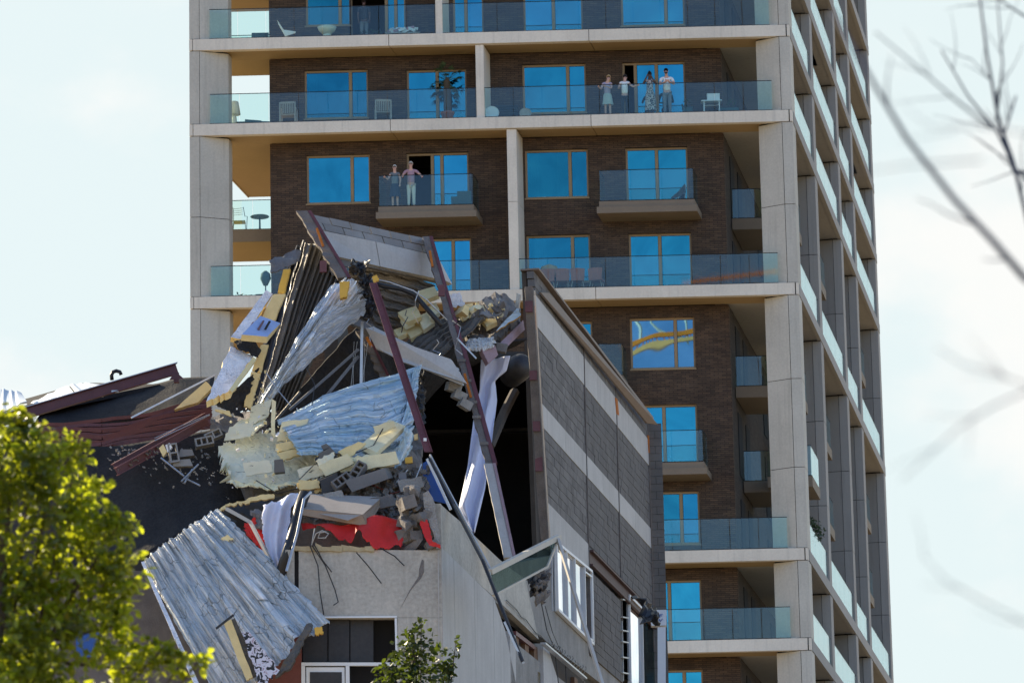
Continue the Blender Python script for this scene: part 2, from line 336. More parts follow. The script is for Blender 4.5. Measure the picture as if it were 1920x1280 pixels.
    # faint railing line reflected is left to the glass; room behind
for l in range(-5, 11):
    zb, zt = ZL(l), ZL(l+1)-(TH if (l+1) in FULL else 0)
    if l+1 in FULL: zt -= .0
    w = TB(); op = sorted(OPEN.get(l, [])); x = UBL
    for u0, u1, a, b in op:
        w.ob(x, u0, WB, WB+.3, zb, zt); w.ob(u0, u1, WB, WB+.3, b, zt)
        if a-zb > .02: w.ob(u0, u1, WB, WB+.3, zb, a)
        x = u1
    w.ob(x, UBR, WB, WB+.3, zb, zt); w.build('brick_wall', M['brick_front'], tower)
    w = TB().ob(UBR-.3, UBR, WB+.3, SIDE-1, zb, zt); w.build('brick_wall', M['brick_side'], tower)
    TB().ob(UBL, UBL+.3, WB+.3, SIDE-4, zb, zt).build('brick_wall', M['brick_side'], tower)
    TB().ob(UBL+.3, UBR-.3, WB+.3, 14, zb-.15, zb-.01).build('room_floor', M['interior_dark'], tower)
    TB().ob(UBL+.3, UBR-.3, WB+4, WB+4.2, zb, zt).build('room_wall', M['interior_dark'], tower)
    # windows along the brick flank
    for wa in (3.2, 5.6, 12, 21, 29):
        TB().ob(UBR+.0, UBR+.03, wa, wa+1.2, zb+.05, zb+2.4).build('flank_window', M['dark_gap'], tower)
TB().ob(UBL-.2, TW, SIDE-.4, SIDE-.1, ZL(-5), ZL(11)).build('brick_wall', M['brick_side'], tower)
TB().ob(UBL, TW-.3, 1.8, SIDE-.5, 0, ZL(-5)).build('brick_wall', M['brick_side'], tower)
# thin fins between balconies
for x0, x1, y0, y1, lo, joint in ((816, 829, 0, 62, 6, None), (892, 907, 80, 217, 5, None), (952.5, 970.5, 240, 541, 3, 377)):
    u0, z = tw(x0, (y0+y1)/2, 0); u1, _ = tw(x1, (y0+y1)/2, 0); zt = ZL(lo+1 if lo != 3 else 5)-TH-.01
    zs = [ZL(lo)+.005, zt]
    if joint: zs = [ZL(lo)+.005, tw(960, joint, 0)[1], zt]
    for a, b in zip(zs, zs[1:]): TB().ob(u0, u1, .05, WB-.01, a, b-.015).build('dividing_fin', M['fascia_concrete'], tower)
# glass railings
def rail(name, u0, u1, w, z, n, parent, h=1.13, side=False):
    g = TB()
    r = TB().ob(u0, u1, w-.012, w+.03, z-.03, z+.035).build('railing', M['dark_gap'], parent)
    du = (u1-u0)/n
    for i in range(n): TB().ob(u0+i*du+.012, u0+(i+1)*du-.012, w, w+.016, z+.036, z+h).build('glass_panel', M['rail_glass'], r)
    TB().ob(u0, u1, w-.004, w+.02, z+h+.001, z+h+.024).build('handrail', M['dark_gap'], r)
    return r
def rail_w(u, w0, w1, z, n, parent, h=1.13):
    r = TB().ob(u-.03, u+.012, w0, w1, z-.03, z+.035).build('railing', M['dark_gap'], parent); dw = (w1-w0)/n
    for i in range(n): TB().ob(u-.016, u, w0+i*dw+.012, w0+(i+1)*dw-.012, z+.036, z+h).build('glass_panel', M['rail_glass'], r)
    TB().ob(u-.02, u+.004, w0, w1, z+h+.001, z+h+.024).build('handrail', M['dark_gap'], r)
    return r
UR0, UR1 = tw(393, 190, 0)[0], tw(1447.5, 180, 0)[0]
fins = {6: (816, 829), 5: (892, 907), 3: (952.5, 970.5)}
for l in (8, 7, 6, 5, 3, 0, -1, -3):
    z = ZL(l)
    if l in fins:
        a, b = [tw(x, {6: 30, 5: 150, 3: 400}[l], 0)[0] for x in fins[l]]
        rail('r', UR0, a-.01, .03, z, round((a-UR0)/1.04), tower); rail('r', b+.01, UR1, .03, z, round((UR1-b)/1.04), tower)
    else: rail('r', UR0, UR1, .03, z, 20, tower)
    ws = [1.1]+[w for w in SC]
    for i, (a, b) in enumerate(zip(ws, ws[1:])): rail_w(TW+.06, a+.1 if i == 0 else a+1.0, b-(.05 if i < 3 else 1.0), z, max(2, int((b-a)/2)), tower)
    # railing across the left loggia's far side
    d = {6: 3.55, 5: 9.2, 3: 8.0}.get(l, 6)
    rail_w(-.02, 1.1, d-.1, z, 4, tower); rail('r', .05, UBL, d-.1, z, 2, tower)
# left loggia intermediate slab at level 4, its railing
TB().ob(-.1, UBL, 3.2, 6.4, ZL(4)-.42, ZL(4)).build('soffit_panel', M['soffit'], tower)
TB().ob(.4, UBL, 3.1, 3.2, ZL(4)-.45, ZL(4)+.02).build('slab_edge_panel', M['fascia_brown'], tower)
rail('r', .4, UBL, 3.13, ZL(4), 2, tower); rail_w(-.02, 3.2, 6.3, ZL(4), 3, tower)
# box balconies hung on the brick front
for l, x0, x1, yb in ((4, 709, 888, 388), (4, 1123, 1302, 378), (1, 1141, 1320, 868), (2, 989, 1168, 705)):
    u0 = tw(x0, yb, .1)[0]; u1 = tw(x1, yb, .1)[0]; z = ZL(l)
    f = TB().ob(u0+.0, u1, .12, WB-.02, z-.22, z).ob(u0-.08, u1+.1, .05, WB-.02, z-.46, z-.221).build('box_balcony', M['fascia_brown'], tower)
    rail('r', u0+.03, u1-.03, .14, z, 3, f, 1.16); rail_w(u0+.05, .17, WB-.05, z, 1, f, 1.16); rail_w(u1-.03, .17, WB-.05, z, 1, f, 1.16)
# box balconies along the flank
for l, wa, wb_ in ((4, 3.2, 6.6), (2, 2.6, 5.8), (1, 4.2, 7.4)):
    z = ZL(l); f = TB().ob(UBR+.03, UBR+1.75, wa, wb_, z-.42, z).build('box_balcony', M['fascia_brown'], tower)
    rail('r', UBR+.05, UBR+1.72, wa+.05, z, 2, f); rail_w(UBR+1.7, wa+.1, wb_-.1, z, 2, f)
for l in (4, 2, 1, -2, 7.0):
    for bi, (wa, wb_) in enumerate(((3.4, 6.2), (11.5, 15.5), (20.6, 23.4), (28.6, 33))):
        if (l, bi) in ((7.0, 0), (7.0, 2)) : continue
        z = ZL(l); o = .05 if (l, bi) == (1, 0) else -.3
        f = TB().ob(TW-1.6, TW+o, wa, wb_, z-.40, z).build('box_balcony', M['fascia_brown'], tower)
        rail_w(TW+o-.03, wa+.05, wb_-.05, z, 2, f); rail('r', TW-1.55, TW+o-.03, wa+.03, z, 2, f)
# ------------------------------------------------------------------ materials of the wrecked building
mottled('panel_concrete', (.45, .435, .405), .13, 1.2, 22, .85, bump=.35, dist=.01, streak=True, pervar=.05)
mottled('raw_concrete', (.27, .26, .24), .3, 1.6, 30, .9, bump=.8, dist=.02, streak=True)
mottled('front_concrete', (.42, .395, .34), .34, .9, 14, .85, bump=.4, dist=.01, streak=True)
mottled('broken_concrete', (.20, .185, .17), .35, 5, 60, .95, bump=1, dist=.03)
mottled('column_concrete', (.17, .15, .135), .35, 3, 50, .9, bump=.9, dist=.02)
mottled('grey_block', (.155, .147, .138), .22, 1.5, 60, .95, bump=.6, dist=.006, pervar=.16)
mottled('pale_block', (.24, .235, .225), .22, 2, 60, .95, bump=.7, dist=.008, pervar=.12)
mottled('mortar', (.055, .054, .053), .2, 3, 60, .95, bump=.3)
mottled('red_steel', (.125, .042, .045), .25, 3, 40, .5, bump=.2, dist=.004)
mottled('rust_steel', (.15, .042, .028), .3, 3, 40, .55, bump=.3, dist=.004)
mottled('orange_rust', (.45, .14, .02), .35, 8, 60, .9, bump=.6, dist=.01)
mottled('membrane', (.027, .025, .024), .5, .9, 18, .8, bump=.6, dist=.03, spec=.2)
mottled('black_plastic', (.016, .016, .018), .3, 6, 50, .4, bump=.3)
mottled('white_frame', (.72, .73, .72), .04, 2, 30, .4, bump=0)
mottled('galvanised', (.45, .46, .47), .15, 4, 40, .38, metal=.7, bump=.1)
mottled('coping_brown', (.17, .125, .095), .12, 2, 30, .6, bump=.1)
mottled('white_bar', (.42, .40, .36), .1, 5, 40, .6, bump=.1)
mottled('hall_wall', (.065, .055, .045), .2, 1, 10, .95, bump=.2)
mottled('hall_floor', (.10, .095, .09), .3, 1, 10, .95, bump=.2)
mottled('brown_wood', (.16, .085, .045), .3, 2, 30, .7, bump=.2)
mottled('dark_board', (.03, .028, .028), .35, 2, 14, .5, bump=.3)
window_glass('white_glass', (.95, .97, 1.0), .96, .04, .05)
window_glass('grey_glass', (.35, .42, .42), .80, .03, .05)
clear_glass('sash_glass', (.52, .60, .57), .04, (.16, .21, .21))

# ------------------------------------------------------------------ the side wall plane S
SA = R(10.0); SD = V((sin(SA), cos(SA), 0)); SN = V((cos(SA), -sin(SA), 0))
C0 = at(828, 1030, 80.0); C0.z = 0
def sw(px, py, o=0.0):
    q = on_plane(px, py, C0+SN*o, SN); return q
def sz(px, py):
    q = sw(px, py)-C0; return q.dot(SD), q.z
def SP(s, o, z): return C0+SD*s+SN*o+V((0, 0, z))
class SB(MB):
    def ob(s, s0, s1, o0, o1, z0, z1):
        return s.hexa([SP(a, o, z) for z in (z0, z1) for a, o in ((s0, o0), (s0, o1), (s1, o1), (s1, o0))])
    def quad(s, pts, t, o=0.0): return s.slab([sw(x, y, o) for x, y in pts], t, SN)
hall = thing('wrecked_hall', 'half-collapsed grey block-walled building with torn-open roof and dark gutted interior', 'building', SP(0, -4, 0))
XA = 1090
zTop, zb1t, zb1b, zb2t, zb2b, zb3t = [sz(XA, y)[1] for y in (623, 664, 716, 842, 882, 1007)]
sJ = [sz(1010, 700)[0], sz(1096, 760)[0], sz(1157, 850)[0], sz(1217, 900)[0]]
print('S wall', sJ, [round(z, 2) for z in (zTop, zb1t, zb1b, zb2t, zb2b, zb3t)])
def edge_s(z):    # broken leaning near edge of the wall
    a = sz(1003, 545); b = sz(1030, 1010); k = (z-a[1])/(b[1]-a[1]); return a[0]+(b[0]-a[0])*k
zLow = sz(1103, 1040)[1]; zLow2 = sz(1110, 1250)[1]
# block bays between the steel posts: courses of single blocks
bm_cache = {}
def block_mesh(w, h):
    key = (round(w, 3), round(h, 3))
    if key not in bm_cache:
        b = MB(); c = .006
        b.hexa([V((-w/2+dx, -.09, -h/2+dz)) for dx, dz in ()] or [V((x, y, z)) for z in (-h/2, h/2) for x, y in ((-w/2, -.08), (w/2, -.08), (w/2, .08), (-w/2, .08))])
        me = bpy.data.meshes.new('block'); me.from_pydata(b.v, [], b.f); me.materials.append(M['grey_block']); bm_cache[key] = me
    return bm_cache[key]
WALLROT = atan2(SD.y, SD.x)
BW, BH = .40, .2
nblock = 0; rest = SB()
def courses(s0f, s1, z0, z1, single):
    global nblock
    n = max(1, round((z1-z0)/BH)); h = (z1-z0)/n
    for i in range(n):
        za = z0+i*h; a = s0f(za+h/2); x = a-(BW/2 if i % 2 else 0)-((a*7.3) % .1 if single else 0); first = True
        x = math.floor(a/BW)*BW+(BW/2 if i % 2 else 0)-BW
        while x < s1-.02:
            x0, x1 = max(x, a), min(x+BW, s1)
            if x1-x0 > .06:
                pr = rnd.uniform(-.004, .006)
                if single and nblock < 300 and x1-x0 > .39:
                    o = bpy.data.objects.new('block', block_mesh(BW-.012, h-.012)); col.objects.link(o); o.parent = hall
                    o.location = SP((x0+x1)/2, -.08+pr, za+h/2)-wloc(hall); o.rotation_euler.z = WALLROT; nblock += 1
                else: rest.ob(x0+.006, x1-.006, -.16+pr, pr, za+.006, za+h-.006)
            x += BW
zones = [(zTop, zb1t), (zb1b, zb2t), (zb2b, zb3t)]
for j in range(3):
    s0, s1 = sJ[j], sJ[j+1]-.03
    f = (lambda z: edge_s(z)) if j == 0 else (lambda z, q=s0: q+.03)
    for zt, zb in zones:
        courses(f, s1, zb+.01, zt-.01, True)
    # concrete band panels
    for zt, zb in ((zb1t, zb1b), (zb2t, zb2b)):
        a0, a1 = f(zt), f(zb); mid = (max(a0, a1)+s1)/2
        for (p0, q0), p1 in (((a1, a0), mid-.006), ((mid+.006,)*2, s1)):
            MB().slab([SP(p0, .012, zb), SP(p1, .012, zb), SP(p1, .012, zt), SP(q0, .012, zt)], .17, SN).build('band_panel', M['panel_concrete'], hall)
# mortar core behind the blocks
MB().slab([SP(edge_s(zb3t)+.1, -.012, zb3t), SP(sJ[3], -.012, zb3t), SP(sJ[3], -.012, zTop-.02), SP(edge_s(zTop)+.1, -.012, zTop-.02)], .12, SN).build('mortar_bed', M['mortar'], hall)
MB().slab([SP(edge_s(zb3t)+.1, -.19, zLow2-3), SP(sJ[3], -.19, zLow2-3), SP(sJ[3], -.19, zTop-.02), SP(edge_s(zTop)+.1, -.19, zTop-.02)], .1, SN).build('inner_lining', M['hall_wall'], hall)
# third zone: pale band over the window, dark blocks beyond
sC = sJ[1]
MB().slab([SP(edge_s(zb3t)+.0, .012, zb3t), SP(sJ[1]-.03, .012, zb3t), SP(sJ[1]-.03, .012, sz(1103, 1068)[1]), SP(edge_s(zb3t)+.1, .012, sz(1103, 1095)[1])], .17, SN).build('band_panel', M['panel_concrete'], hall)
zq = sz(1162, 1088)[1]
courses(lambda z: sJ[1]+.03, sJ[2]-.03, zq, zb3t-.01, False)
courses(lambda z: sJ[2]+.03, sJ[3]-.03, zq, zb3t-.01, False)
zred = zq-.02
courses(lambda z: sJ[1]+.03, sJ[2]-.05, sz(1162, 1275)[1], zq-.48, False)
rest.build('block', M['grey_block'], hall, kind='stuff')
for s in sJ[1:]:
    SB().ob(s-.02, s+.02, -.15, .03, sz(1100, 1100)[1]-(1.5 if s == sJ[1] else 0), zTop+.02).build('steel_post', M['column_concrete'], hall)
# red steel beam above the lower blocks
SB().ob(sJ[1]+.04, sJ[3]-.1, .02, .10, zq-.40, zq-.36).ob(sJ[1]+.04, sJ[3]-.1, -.02, .03, zq-.36, zq-.08).ob(sJ[1]+.04, sJ[3]-.1, .02, .12, zq-.08, zq-.03).build('steel_beam', mottled('dark_red', (.06, .026, .024), .3, 3, 40, .6), hall)
# sloping brown coping on the wall top
MB().slab([sw(1014, 548, .1), sw(1030, 549, .1), sw(1234, 796, .3), sw(1214, 793, .16)], .05, SN).build('coping', M['coping_brown'], hall)
MB().hexa([SP(edge_s(zTop), -.3, zTop), SP(edge_s(zTop), .12, zTop), SP(sJ[3]+.3, .12, zTop), SP(sJ[3]+.3, -.3, zTop), SP(edge_s(zTop), -.3, zTop+.04), SP(edge_s(zTop), .12, zTop+.04), SP(sJ[3]+.3, .12, zTop+.1), SP(sJ[3]+.3, -.3, zTop+.1)]).build('coping', M['coping_brown'], hall)
# end pier of dark blocks facing the camera
e0 = SP(sJ[3]+.05, 0, 0)
pier = MB(); zt = sz(1217, 797)[1]; nrow = 44
for i in range(nrow):
    z1 = zt-i*.2
    for k, (a, b) in enumerate(((0, .17), (.18, .35)) if i % 2 else ((0, .35),)):
        q = rnd.uniform(-.006, .006); pier.hexa([e0+V((x, y, z)) for z in (z1-.192, z1) for x, y in ((a, q), (b, q), (b, .6), (a, .6))])
pier.build('block', M['grey_block'], hall, kind='stuff')
MB().hexa([e0+V((x, y, z)) for z in (0, zt-.01) for x, y in ((.01, .02), (.34, .02), (.34, .58), (.01, .58))]).build('mortar_bed', M['mortar'], hall)
# leaning end column at the broken edge
cE = MB(); pA, pB = at(992, 537, 86.6), at(1022, 1012, 88.5)
prof = []
for i in range(17):
    k = i/16; p = pA.lerp(pB, k); wj = .10+rnd.uniform(-.012, .012)
    prof += [p+V((-wj, rnd.uniform(-.02, .02), 0)), p+V((.075, 0, 0)), p+V((.075+.02, .35, 0)), p+V((-wj, .35, 0))]
cE.add(prof, [(4*i+k, 4*i+(k+1) % 4, 4*i+4+(k+1) % 4, 4*i+4+k) for i in range(16) for k in range(4)]+[(3, 2, 1, 0), (64, 65, 66, 67)])
cE.build('end_column', M['column_concrete'], hall)
MB().bar(at(1002.5, 545, 86.5), at(1031, 1012, 88.4), .025, .05, (0, -1, 0)).build('steel_angle', M['galvanised'], hall)
for k in (.0, .27, .47, .62):
    p = pA.lerp(pB, k+.08); MB().box(p+V((-.03, -.03, 0)), (.08, .03, rnd.uniform(.05, .16))).build('exposed_steel', M['red_steel'], hall)
for a, b in (((1001, 572), (1005, 618)), ((1154, 745), (1158, 778)), ((1215, 815), (1218, 850))):
    MB().slab([sw(a[0], a[1], .03), sw(a[0]+4, a[1]+3, .03), sw(b[0]+3, b[1], .03), sw(b[0]-1, b[1]-2, .03)], .02, SN).build('rusty_bracket', M['orange_rust'], hall)

# lower concrete wall of the side: light slabs near the corner
lw = [((828, 1026), (851, 1048)), ((851, 1048), (889, 1085)), ((889, 1085), (925, 1119))]
for (a, b) in lw:
    pa, pb = sw(*a), sw(*b); MB().slab([pa+V((0, 0, 0))+SD*.01, pb-SD*.012, V((pb.x, pb.y, 0))-SD*.012, V((pa.x, pa.y, 0))+SD*.01], .3, SN).build('wall_panel', M['panel_concrete'], hall)
a, b = sw(925, 1119), sw(947, 1180); c = sw(968, 1282)
MB().slab([a+SD*.01, b, c, V((a.x, a.y, c.z-2))+SD*.6, V((a.x, a.y, c.z-2))+SD*.01], .3, SN).build('wall_panel', M['panel_concrete'], hall)
# strip of rough parapet above them
rough = [(826, 944), (829, 948), (845, 962), (862, 977), (895, 1010), (936, 1048), (960, 1068), (985, 1085)]
lowr = [(828, 1026), (834, 1032), (848, 1045), (870, 1067), (900, 1095), (940, 1131), (970, 1160), (1010, 1198)]
pts = [sw(x, y+rnd.uniform(-1, 1), -.02) for x, y in rough]; pl = [sw(x, y, -.02) for x, y in lowr]
m_ = MB()
for i in range(len(pts)-1): m_.slab([pl[i], pl[i+1], pts[i+1], pts[i]], .14, SN)
m_.build('parapet', M['front_concrete'], hall)
# rough band and openings below the fallen sash
bandp = [((925, 1112), (1118, 1262)), ]
MB().slab([sw(925, 1065, -.04), sw(1036, 1040, -.04), sw(1112, 1215, -.04), sw(1165, 1262, -.04), sw(1165, 1310, -.04), sw(925, 1125, -.04)], .3, SN).build('wall_panel', M['raw_concrete'], hall)
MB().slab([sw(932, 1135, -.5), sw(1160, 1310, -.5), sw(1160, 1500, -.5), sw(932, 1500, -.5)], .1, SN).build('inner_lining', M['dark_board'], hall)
for (x0, y0, x1, y1, w, mt) in ((967, 1183, 972, 1300, 5, 'brown_wood'), (984, 1198, 988, 1300, 7, 'brown_wood'), (1001, 1210, 1004, 1300, 10, 'brown_wood'), (1077, 1268, 1078, 1300, 6, 'brown_wood')):
    MB().slab([sw(x0, y0, -.1), sw(x0+w, y0+4, -.1), sw(x1+w, y1, -.1), sw(x1, y1, -.1)], .1, SN).build('door_frame', M[mt], hall)
MB().slab([sw(968, 1182, -.06), sw(1004, 1210, -.06), sw(1004, 1218, -.06), sw(968, 1190, -.06)], .12, SN).build('steel_lintel', M['red_steel'], hall)
MB().slab([sw(956, 1182, .0), sw(967, 1192, .0), sw(968, 1300, .0), sw(958, 1300, .0)], .1, SN).build('wall_panel', M['panel_concrete'], hall)
MB().slab([sw(1018, 1205, .02), sw(1026, 1208, .02), sw(1054, 1300, .02), sw(1020, 1300, .02)], .25, SN).build('wall_pier', M['panel_concrete'], hall)
MB().slab([sw(1008, 1258, -.05), sw(1016, 1262, -.05), sw(1017, 1300, -.05), sw(1008, 1300, -.05)], .1, SN).build('yellow_panel', mottled('yellow_paint', (.5, .33, .02), .1), hall)
# ledge bar with bent rebar
ledge = MB().bar(sw(1018, 1205, .15), sw(1096, 1271, .15), .12, .04).build('steel_ledge', M['galvanised'], hall)
rb = MB()
for i in range(14):
    k = i/13; p = sw(1030+62*k, 1215+50*k, .1); q = sw(1034+64*k, 1202+50*k+rnd.uniform(-4, 4), .02)
    rb.tube([p, (p+q)/2+V((.05, -.05, rnd.uniform(0, .06))), q], .008, 4)
rb.tube([sw(950+i*9, 1125+i*9.6+rnd.uniform(-3, 3), .02) for i in range(22)], .012, 5)
rb.tube([sw(1015, 1130, .03), sw(1025, 1180, .1), sw(1040, 1215, .06), sw(1048, 1290, .1)], .012, 5)
rb.tube([sw(1022, 1135, .03), sw(1036, 1185, .12), sw(1060, 1240, .06), sw(1062, 1290, .1)], .009, 5)
rb.build('loose_cable', M['black_plastic'], hall)
# windows in the side wall
def side_window(corners, cols, mats, name='window', fr=.06, t=.12):
    """corners TL TR BR BL in pixels; cols = list of fractions for mullions"""
    TL, TR, BR, BL = [sw(x, y, .02) for x, y in corners]
    f = MB()
    def bar_(a, b, wv): f.bar(a, b, .09, wv, (0, 0, 1)) if abs((b-a).normalized().z) < .9 else f.bar(a, b, wv, .09, SN)
    f.bar(TL, TR, .09, fr); f.bar(BL, BR, .09, fr); f.bar(TL, BL, fr, .09, SN); f.bar(TR, BR, fr, .09, SN)
    for c in cols[1:-1]: f.bar(TL.lerp(TR, c), BL.lerp(BR, c), fr*.8, .088, SN)
    fo = f.build(name, M['white_frame'], hall)
    for a, b, mt in zip(cols, cols[1:], mats):
        if mt: MB().slab([TL.lerp(TR, a)-SN*.02, TL.lerp(TR, b)-SN*.02, BL.lerp(BR, b)-SN*.02, BL.lerp(BR, a)-SN*.02], .015, SN).build('pane', M[mt], fo)
    return fo
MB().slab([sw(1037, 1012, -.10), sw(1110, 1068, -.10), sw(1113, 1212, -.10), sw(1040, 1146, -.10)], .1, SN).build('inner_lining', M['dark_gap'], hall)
side_window([(1041, 1016), (1108, 1071), (1111, 1207), (1044, 1142)], [0, .27, .50, .78, 1], ['white_glass', 'white_glass', 'white_glass', None])
side_window([(1094, 1071), (1107, 1081), (1109, 1200), (1096, 1192)], [0, 1], [None], fr=.04)
for dx in (-4, 1):
    MB().bar(sw(1038+dx, 1020, .06), sw(1040+dx, 1145, .06), .03, .03, SN).build('rail_post', M['galvanised'], hall)
MB().slab([sw(1164, 1118, -.12), sw(1178, 1125, -.12), sw(1182, 1276, -.12), sw(1166, 1270, -.12)], .1, SN).build('inner_lining', M['dark_gap'], hall)
side_window([(1178, 1116), (1229, 1168), (1232, 1330), (1181, 1280)], [0, .46, 1], ['white_glass', 'grey_glass'])
for x in (1165, 1176): MB().bar(sw(x, 1120+x-1165, 0), sw(x+3, 1276, 0), .04, .04, SN).build('rail_post', M['galvanised'], hall)
for y in (1124, 1157, 1182, 1203, 1232, 1261): MB().bar(sw(1165, y-1, .02), sw(1176, y+1, .02), .03, .08, SN).build('rung', M['galvanised'], hall)

# hall interior: floor, back wall, left wall, unseen roof added to shut out daylight
Yb = 107.5; zf = at(980, 1066, 86).z
xl = at(655, 900, 95).x
def inner_s(Y, o=-.32): return (Y-C0.y-SN.y*o)/SD.y
FPOLY = [(xl, 84.5), (SP(inner_s(84.5), -.32, 0).x, 84.5), (SP(inner_s(Yb), -.32, 0).x, Yb), (xl, Yb)]
MB().prism(FPOLY, zf-.3, zf).build('hall_floor', M['hall_floor'], hall)
xr = SP(inner_s(Yb), -.32, 0).x
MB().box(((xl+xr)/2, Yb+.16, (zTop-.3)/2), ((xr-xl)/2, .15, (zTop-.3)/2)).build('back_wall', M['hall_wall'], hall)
MB().box(((xl+xr)/2, Yb-.13, at(900, 806, Yb).z), ((xr-xl)/2-.01, .12, .10)).build('wall_beam', mottled('beam_grey', (.35, .34, .32), .1), hall)
MB().box((xl-.16, (90+Yb)/2, (zTop-.3)/2), (.15, (Yb-90)/2, (zTop-.3)/2)).build('inner_wall', M['hall_wall'], hall)
YR = 99
MB().prism([(xl, YR), (SP(inner_s(YR), -.32, 0).x, YR), (xr, Yb), (xl, Yb)], zTop-.28, zTop-.08).build('roof_deck', M['hall_wall'], hall)  # unseen roof, added so no daylight enters the hall

# ------------------------------------------------------------------ front wall (faces the camera)
YF = 80.0
class FB(MB):
    def q(s, pts, t, dy=0.0): return s.slab([at(x, y, YF+dy) for x, y in pts], t, V((0, -1, 0)))
FB().q([(535, 1030), (552, 1030), (552, 1160), (535, 1160)], .3).build('wall_panel', M['front_concrete'], hall)
FB().q([(560, 1030), (827, 1031), (829, 1157), (560, 1157)], .3).build('wall_panel', M['front_concrete'], hall)
FB().q([(553, 1031), (559, 1031), (559, 1157), (553, 1157)], .25, .05).build('wall_joint', M['dark_gap'], hall)
FB().q([(745, 1157.5), (829, 1157.5), (833, 1500), (745, 1500)], .3, .002).build('wall_panel', M['front_concrete'], hall)
FB().q([(820.5, 1031), (822.5, 1031), (826.5, 1500), (824.5, 1500)], .02, -.02).build('corner_bead', M['panel_concrete'], hall)
FB().q([(500, 1158), (565, 1158), (565, 1500), (500, 1500)], .3, .02).build('wall_panel', M['rust_steel'], hall)
FB().q([(565, 1155), (746, 1155), (746, 1500), (565, 1500)], .1, .6).build('inner_lining', M['dark_gap'], hall)
for x0, x1 in ((568, 614), (616, 655), (657, 700)):
    FB().q([(x0, 1159), (x1, 1159), (x1, 1241), (x0, 1241)], .02, .25+.03*((x0 // 7) % 2)).build('dark_board', M['dark_board'], hall)
fr = FB().q([(566, 1155), (744, 1154), (744, 1157), (566, 1158)], .1, -.02).q([(740, 1158), (744, 1158), (746, 1245), (742, 1245)], .1, -.02).build('window_head', M['white_frame'], hall)
fr = FB()
for q in ([(565, 1241), (742, 1241), (742, 1247), (565, 1247)], [(565, 1247.3), (572, 1247.3), (573, 1330), (565, 1330)], [(648, 1247.3), (655, 1247.3), (656, 1330), (648, 1330)]): fr.q(q, .1, .0)
fo = fr.build('window', M['white_frame'], hall)
FB().q([(574, 1250), (646, 1250), (647, 1330), (575, 1330)], .05, .03).q([(580, 1258), (641, 1258), (641, 1330), (580, 1330)], .02, .02).build('sash', [M['white_frame']], fo)
FB().q([(581, 1259), (641, 1259), (641, 1330), (581, 1330)], .01, .012).build('pane', M['dark_board'], fo)
# broken top of the front wall: recess, foam lip, jagged corner masonry
FB().q([(545, 985), (800, 968), (812, 1030), (545, 1030)], .2, .9).build('inner_lining', M['broken_concrete'], hall)
lip = FB(); x = 548
while x < 700:
    w = rnd.uniform(8, 26); h = rnd.uniform(5, 12); lip.q([(x, 1030-h+rnd.uniform(-2, 2)), (x+w, 1030-h*rnd.uniform(.5, 1)), (x+w*.95, 1031+rnd.uniform(0, 3)), (x, 1031+rnd.uniform(0, 2))], .25, -.03-rnd.uniform(0, .04)); x += w*.9
lip.build('insulation_edge', mottled('old_foam', (.42, .34, .20), .2, 6, 40, .9, bump=.6, dist=.01), hall)
cm = MB(); random.seed(3)
for i in range(34):
    x = rnd.uniform(757, 812); y = rnd.uniform(920, 1028)
    if x > 800 and y < 935: continue
    p = at(x, y, YF+rnd.uniform(-.05, .35)); s = rnd.uniform(.08, .20)
    Mx = Euler((rnd.uniform(-.3, .3), rnd.uniform(-.4, .4), rnd.uniform(-.4, .4))).to_matrix(); c = [V((sx*s*rnd.uniform(.7, 1.1), sy*s, sz_*s*rnd.uniform(.5, .9))) for sz_ in (-1, 1) for sx, sy in ((-1, -1), (1, -1), (1, 1), (-1, 1))]
    cm.add(*chunk_pts(p, s*1.25, rnd, .75)) if i % 3 else cm.hexa([p+Mx @ q for q in c])
cm.build('broken_masonry', M['broken_concrete'], hall, kind='stuff')
FB().q([(793, 925), (803, 919), (811, 932), (816, 945), (817, 962), (822, 985), (828, 1027), (818, 1029), (813, 1000), (806, 985), (800, 960), (795, 950)], .35, -.04).build('wall_corner', mottled('corner_concrete', (.33, .32, .30), .4, 4, 40, .95, bump=1, dist=.04), hall)
# body of the building down to the ground and behind
MB().prism([(xl+.1, 81.6), (SP(inner_s(81.6), -.5, 0).x, 81.6), (SP(inner_s(84.4), -.5, 0).x, 84.4), (xl+.1, 84.4)], 0, at(700, 1160, 81.6).z).build('building_core', M['hall_wall'], hall)
wz = sz(1100, 1290)[1]
SB().ob(3.4, 24.6, -.4, -.05, 0, sz(1165, 1300)[1]-.8).build('wall_base', M['raw_concrete'], hall)
FB().q([(200, 1400), (560, 1400), (560, 2350), (200, 2350)], .3, .05).q([(560, 1501), (829, 1501), (829, 2350), (560, 2350)], .3).build('wall_base', M['front_concrete'], hall)
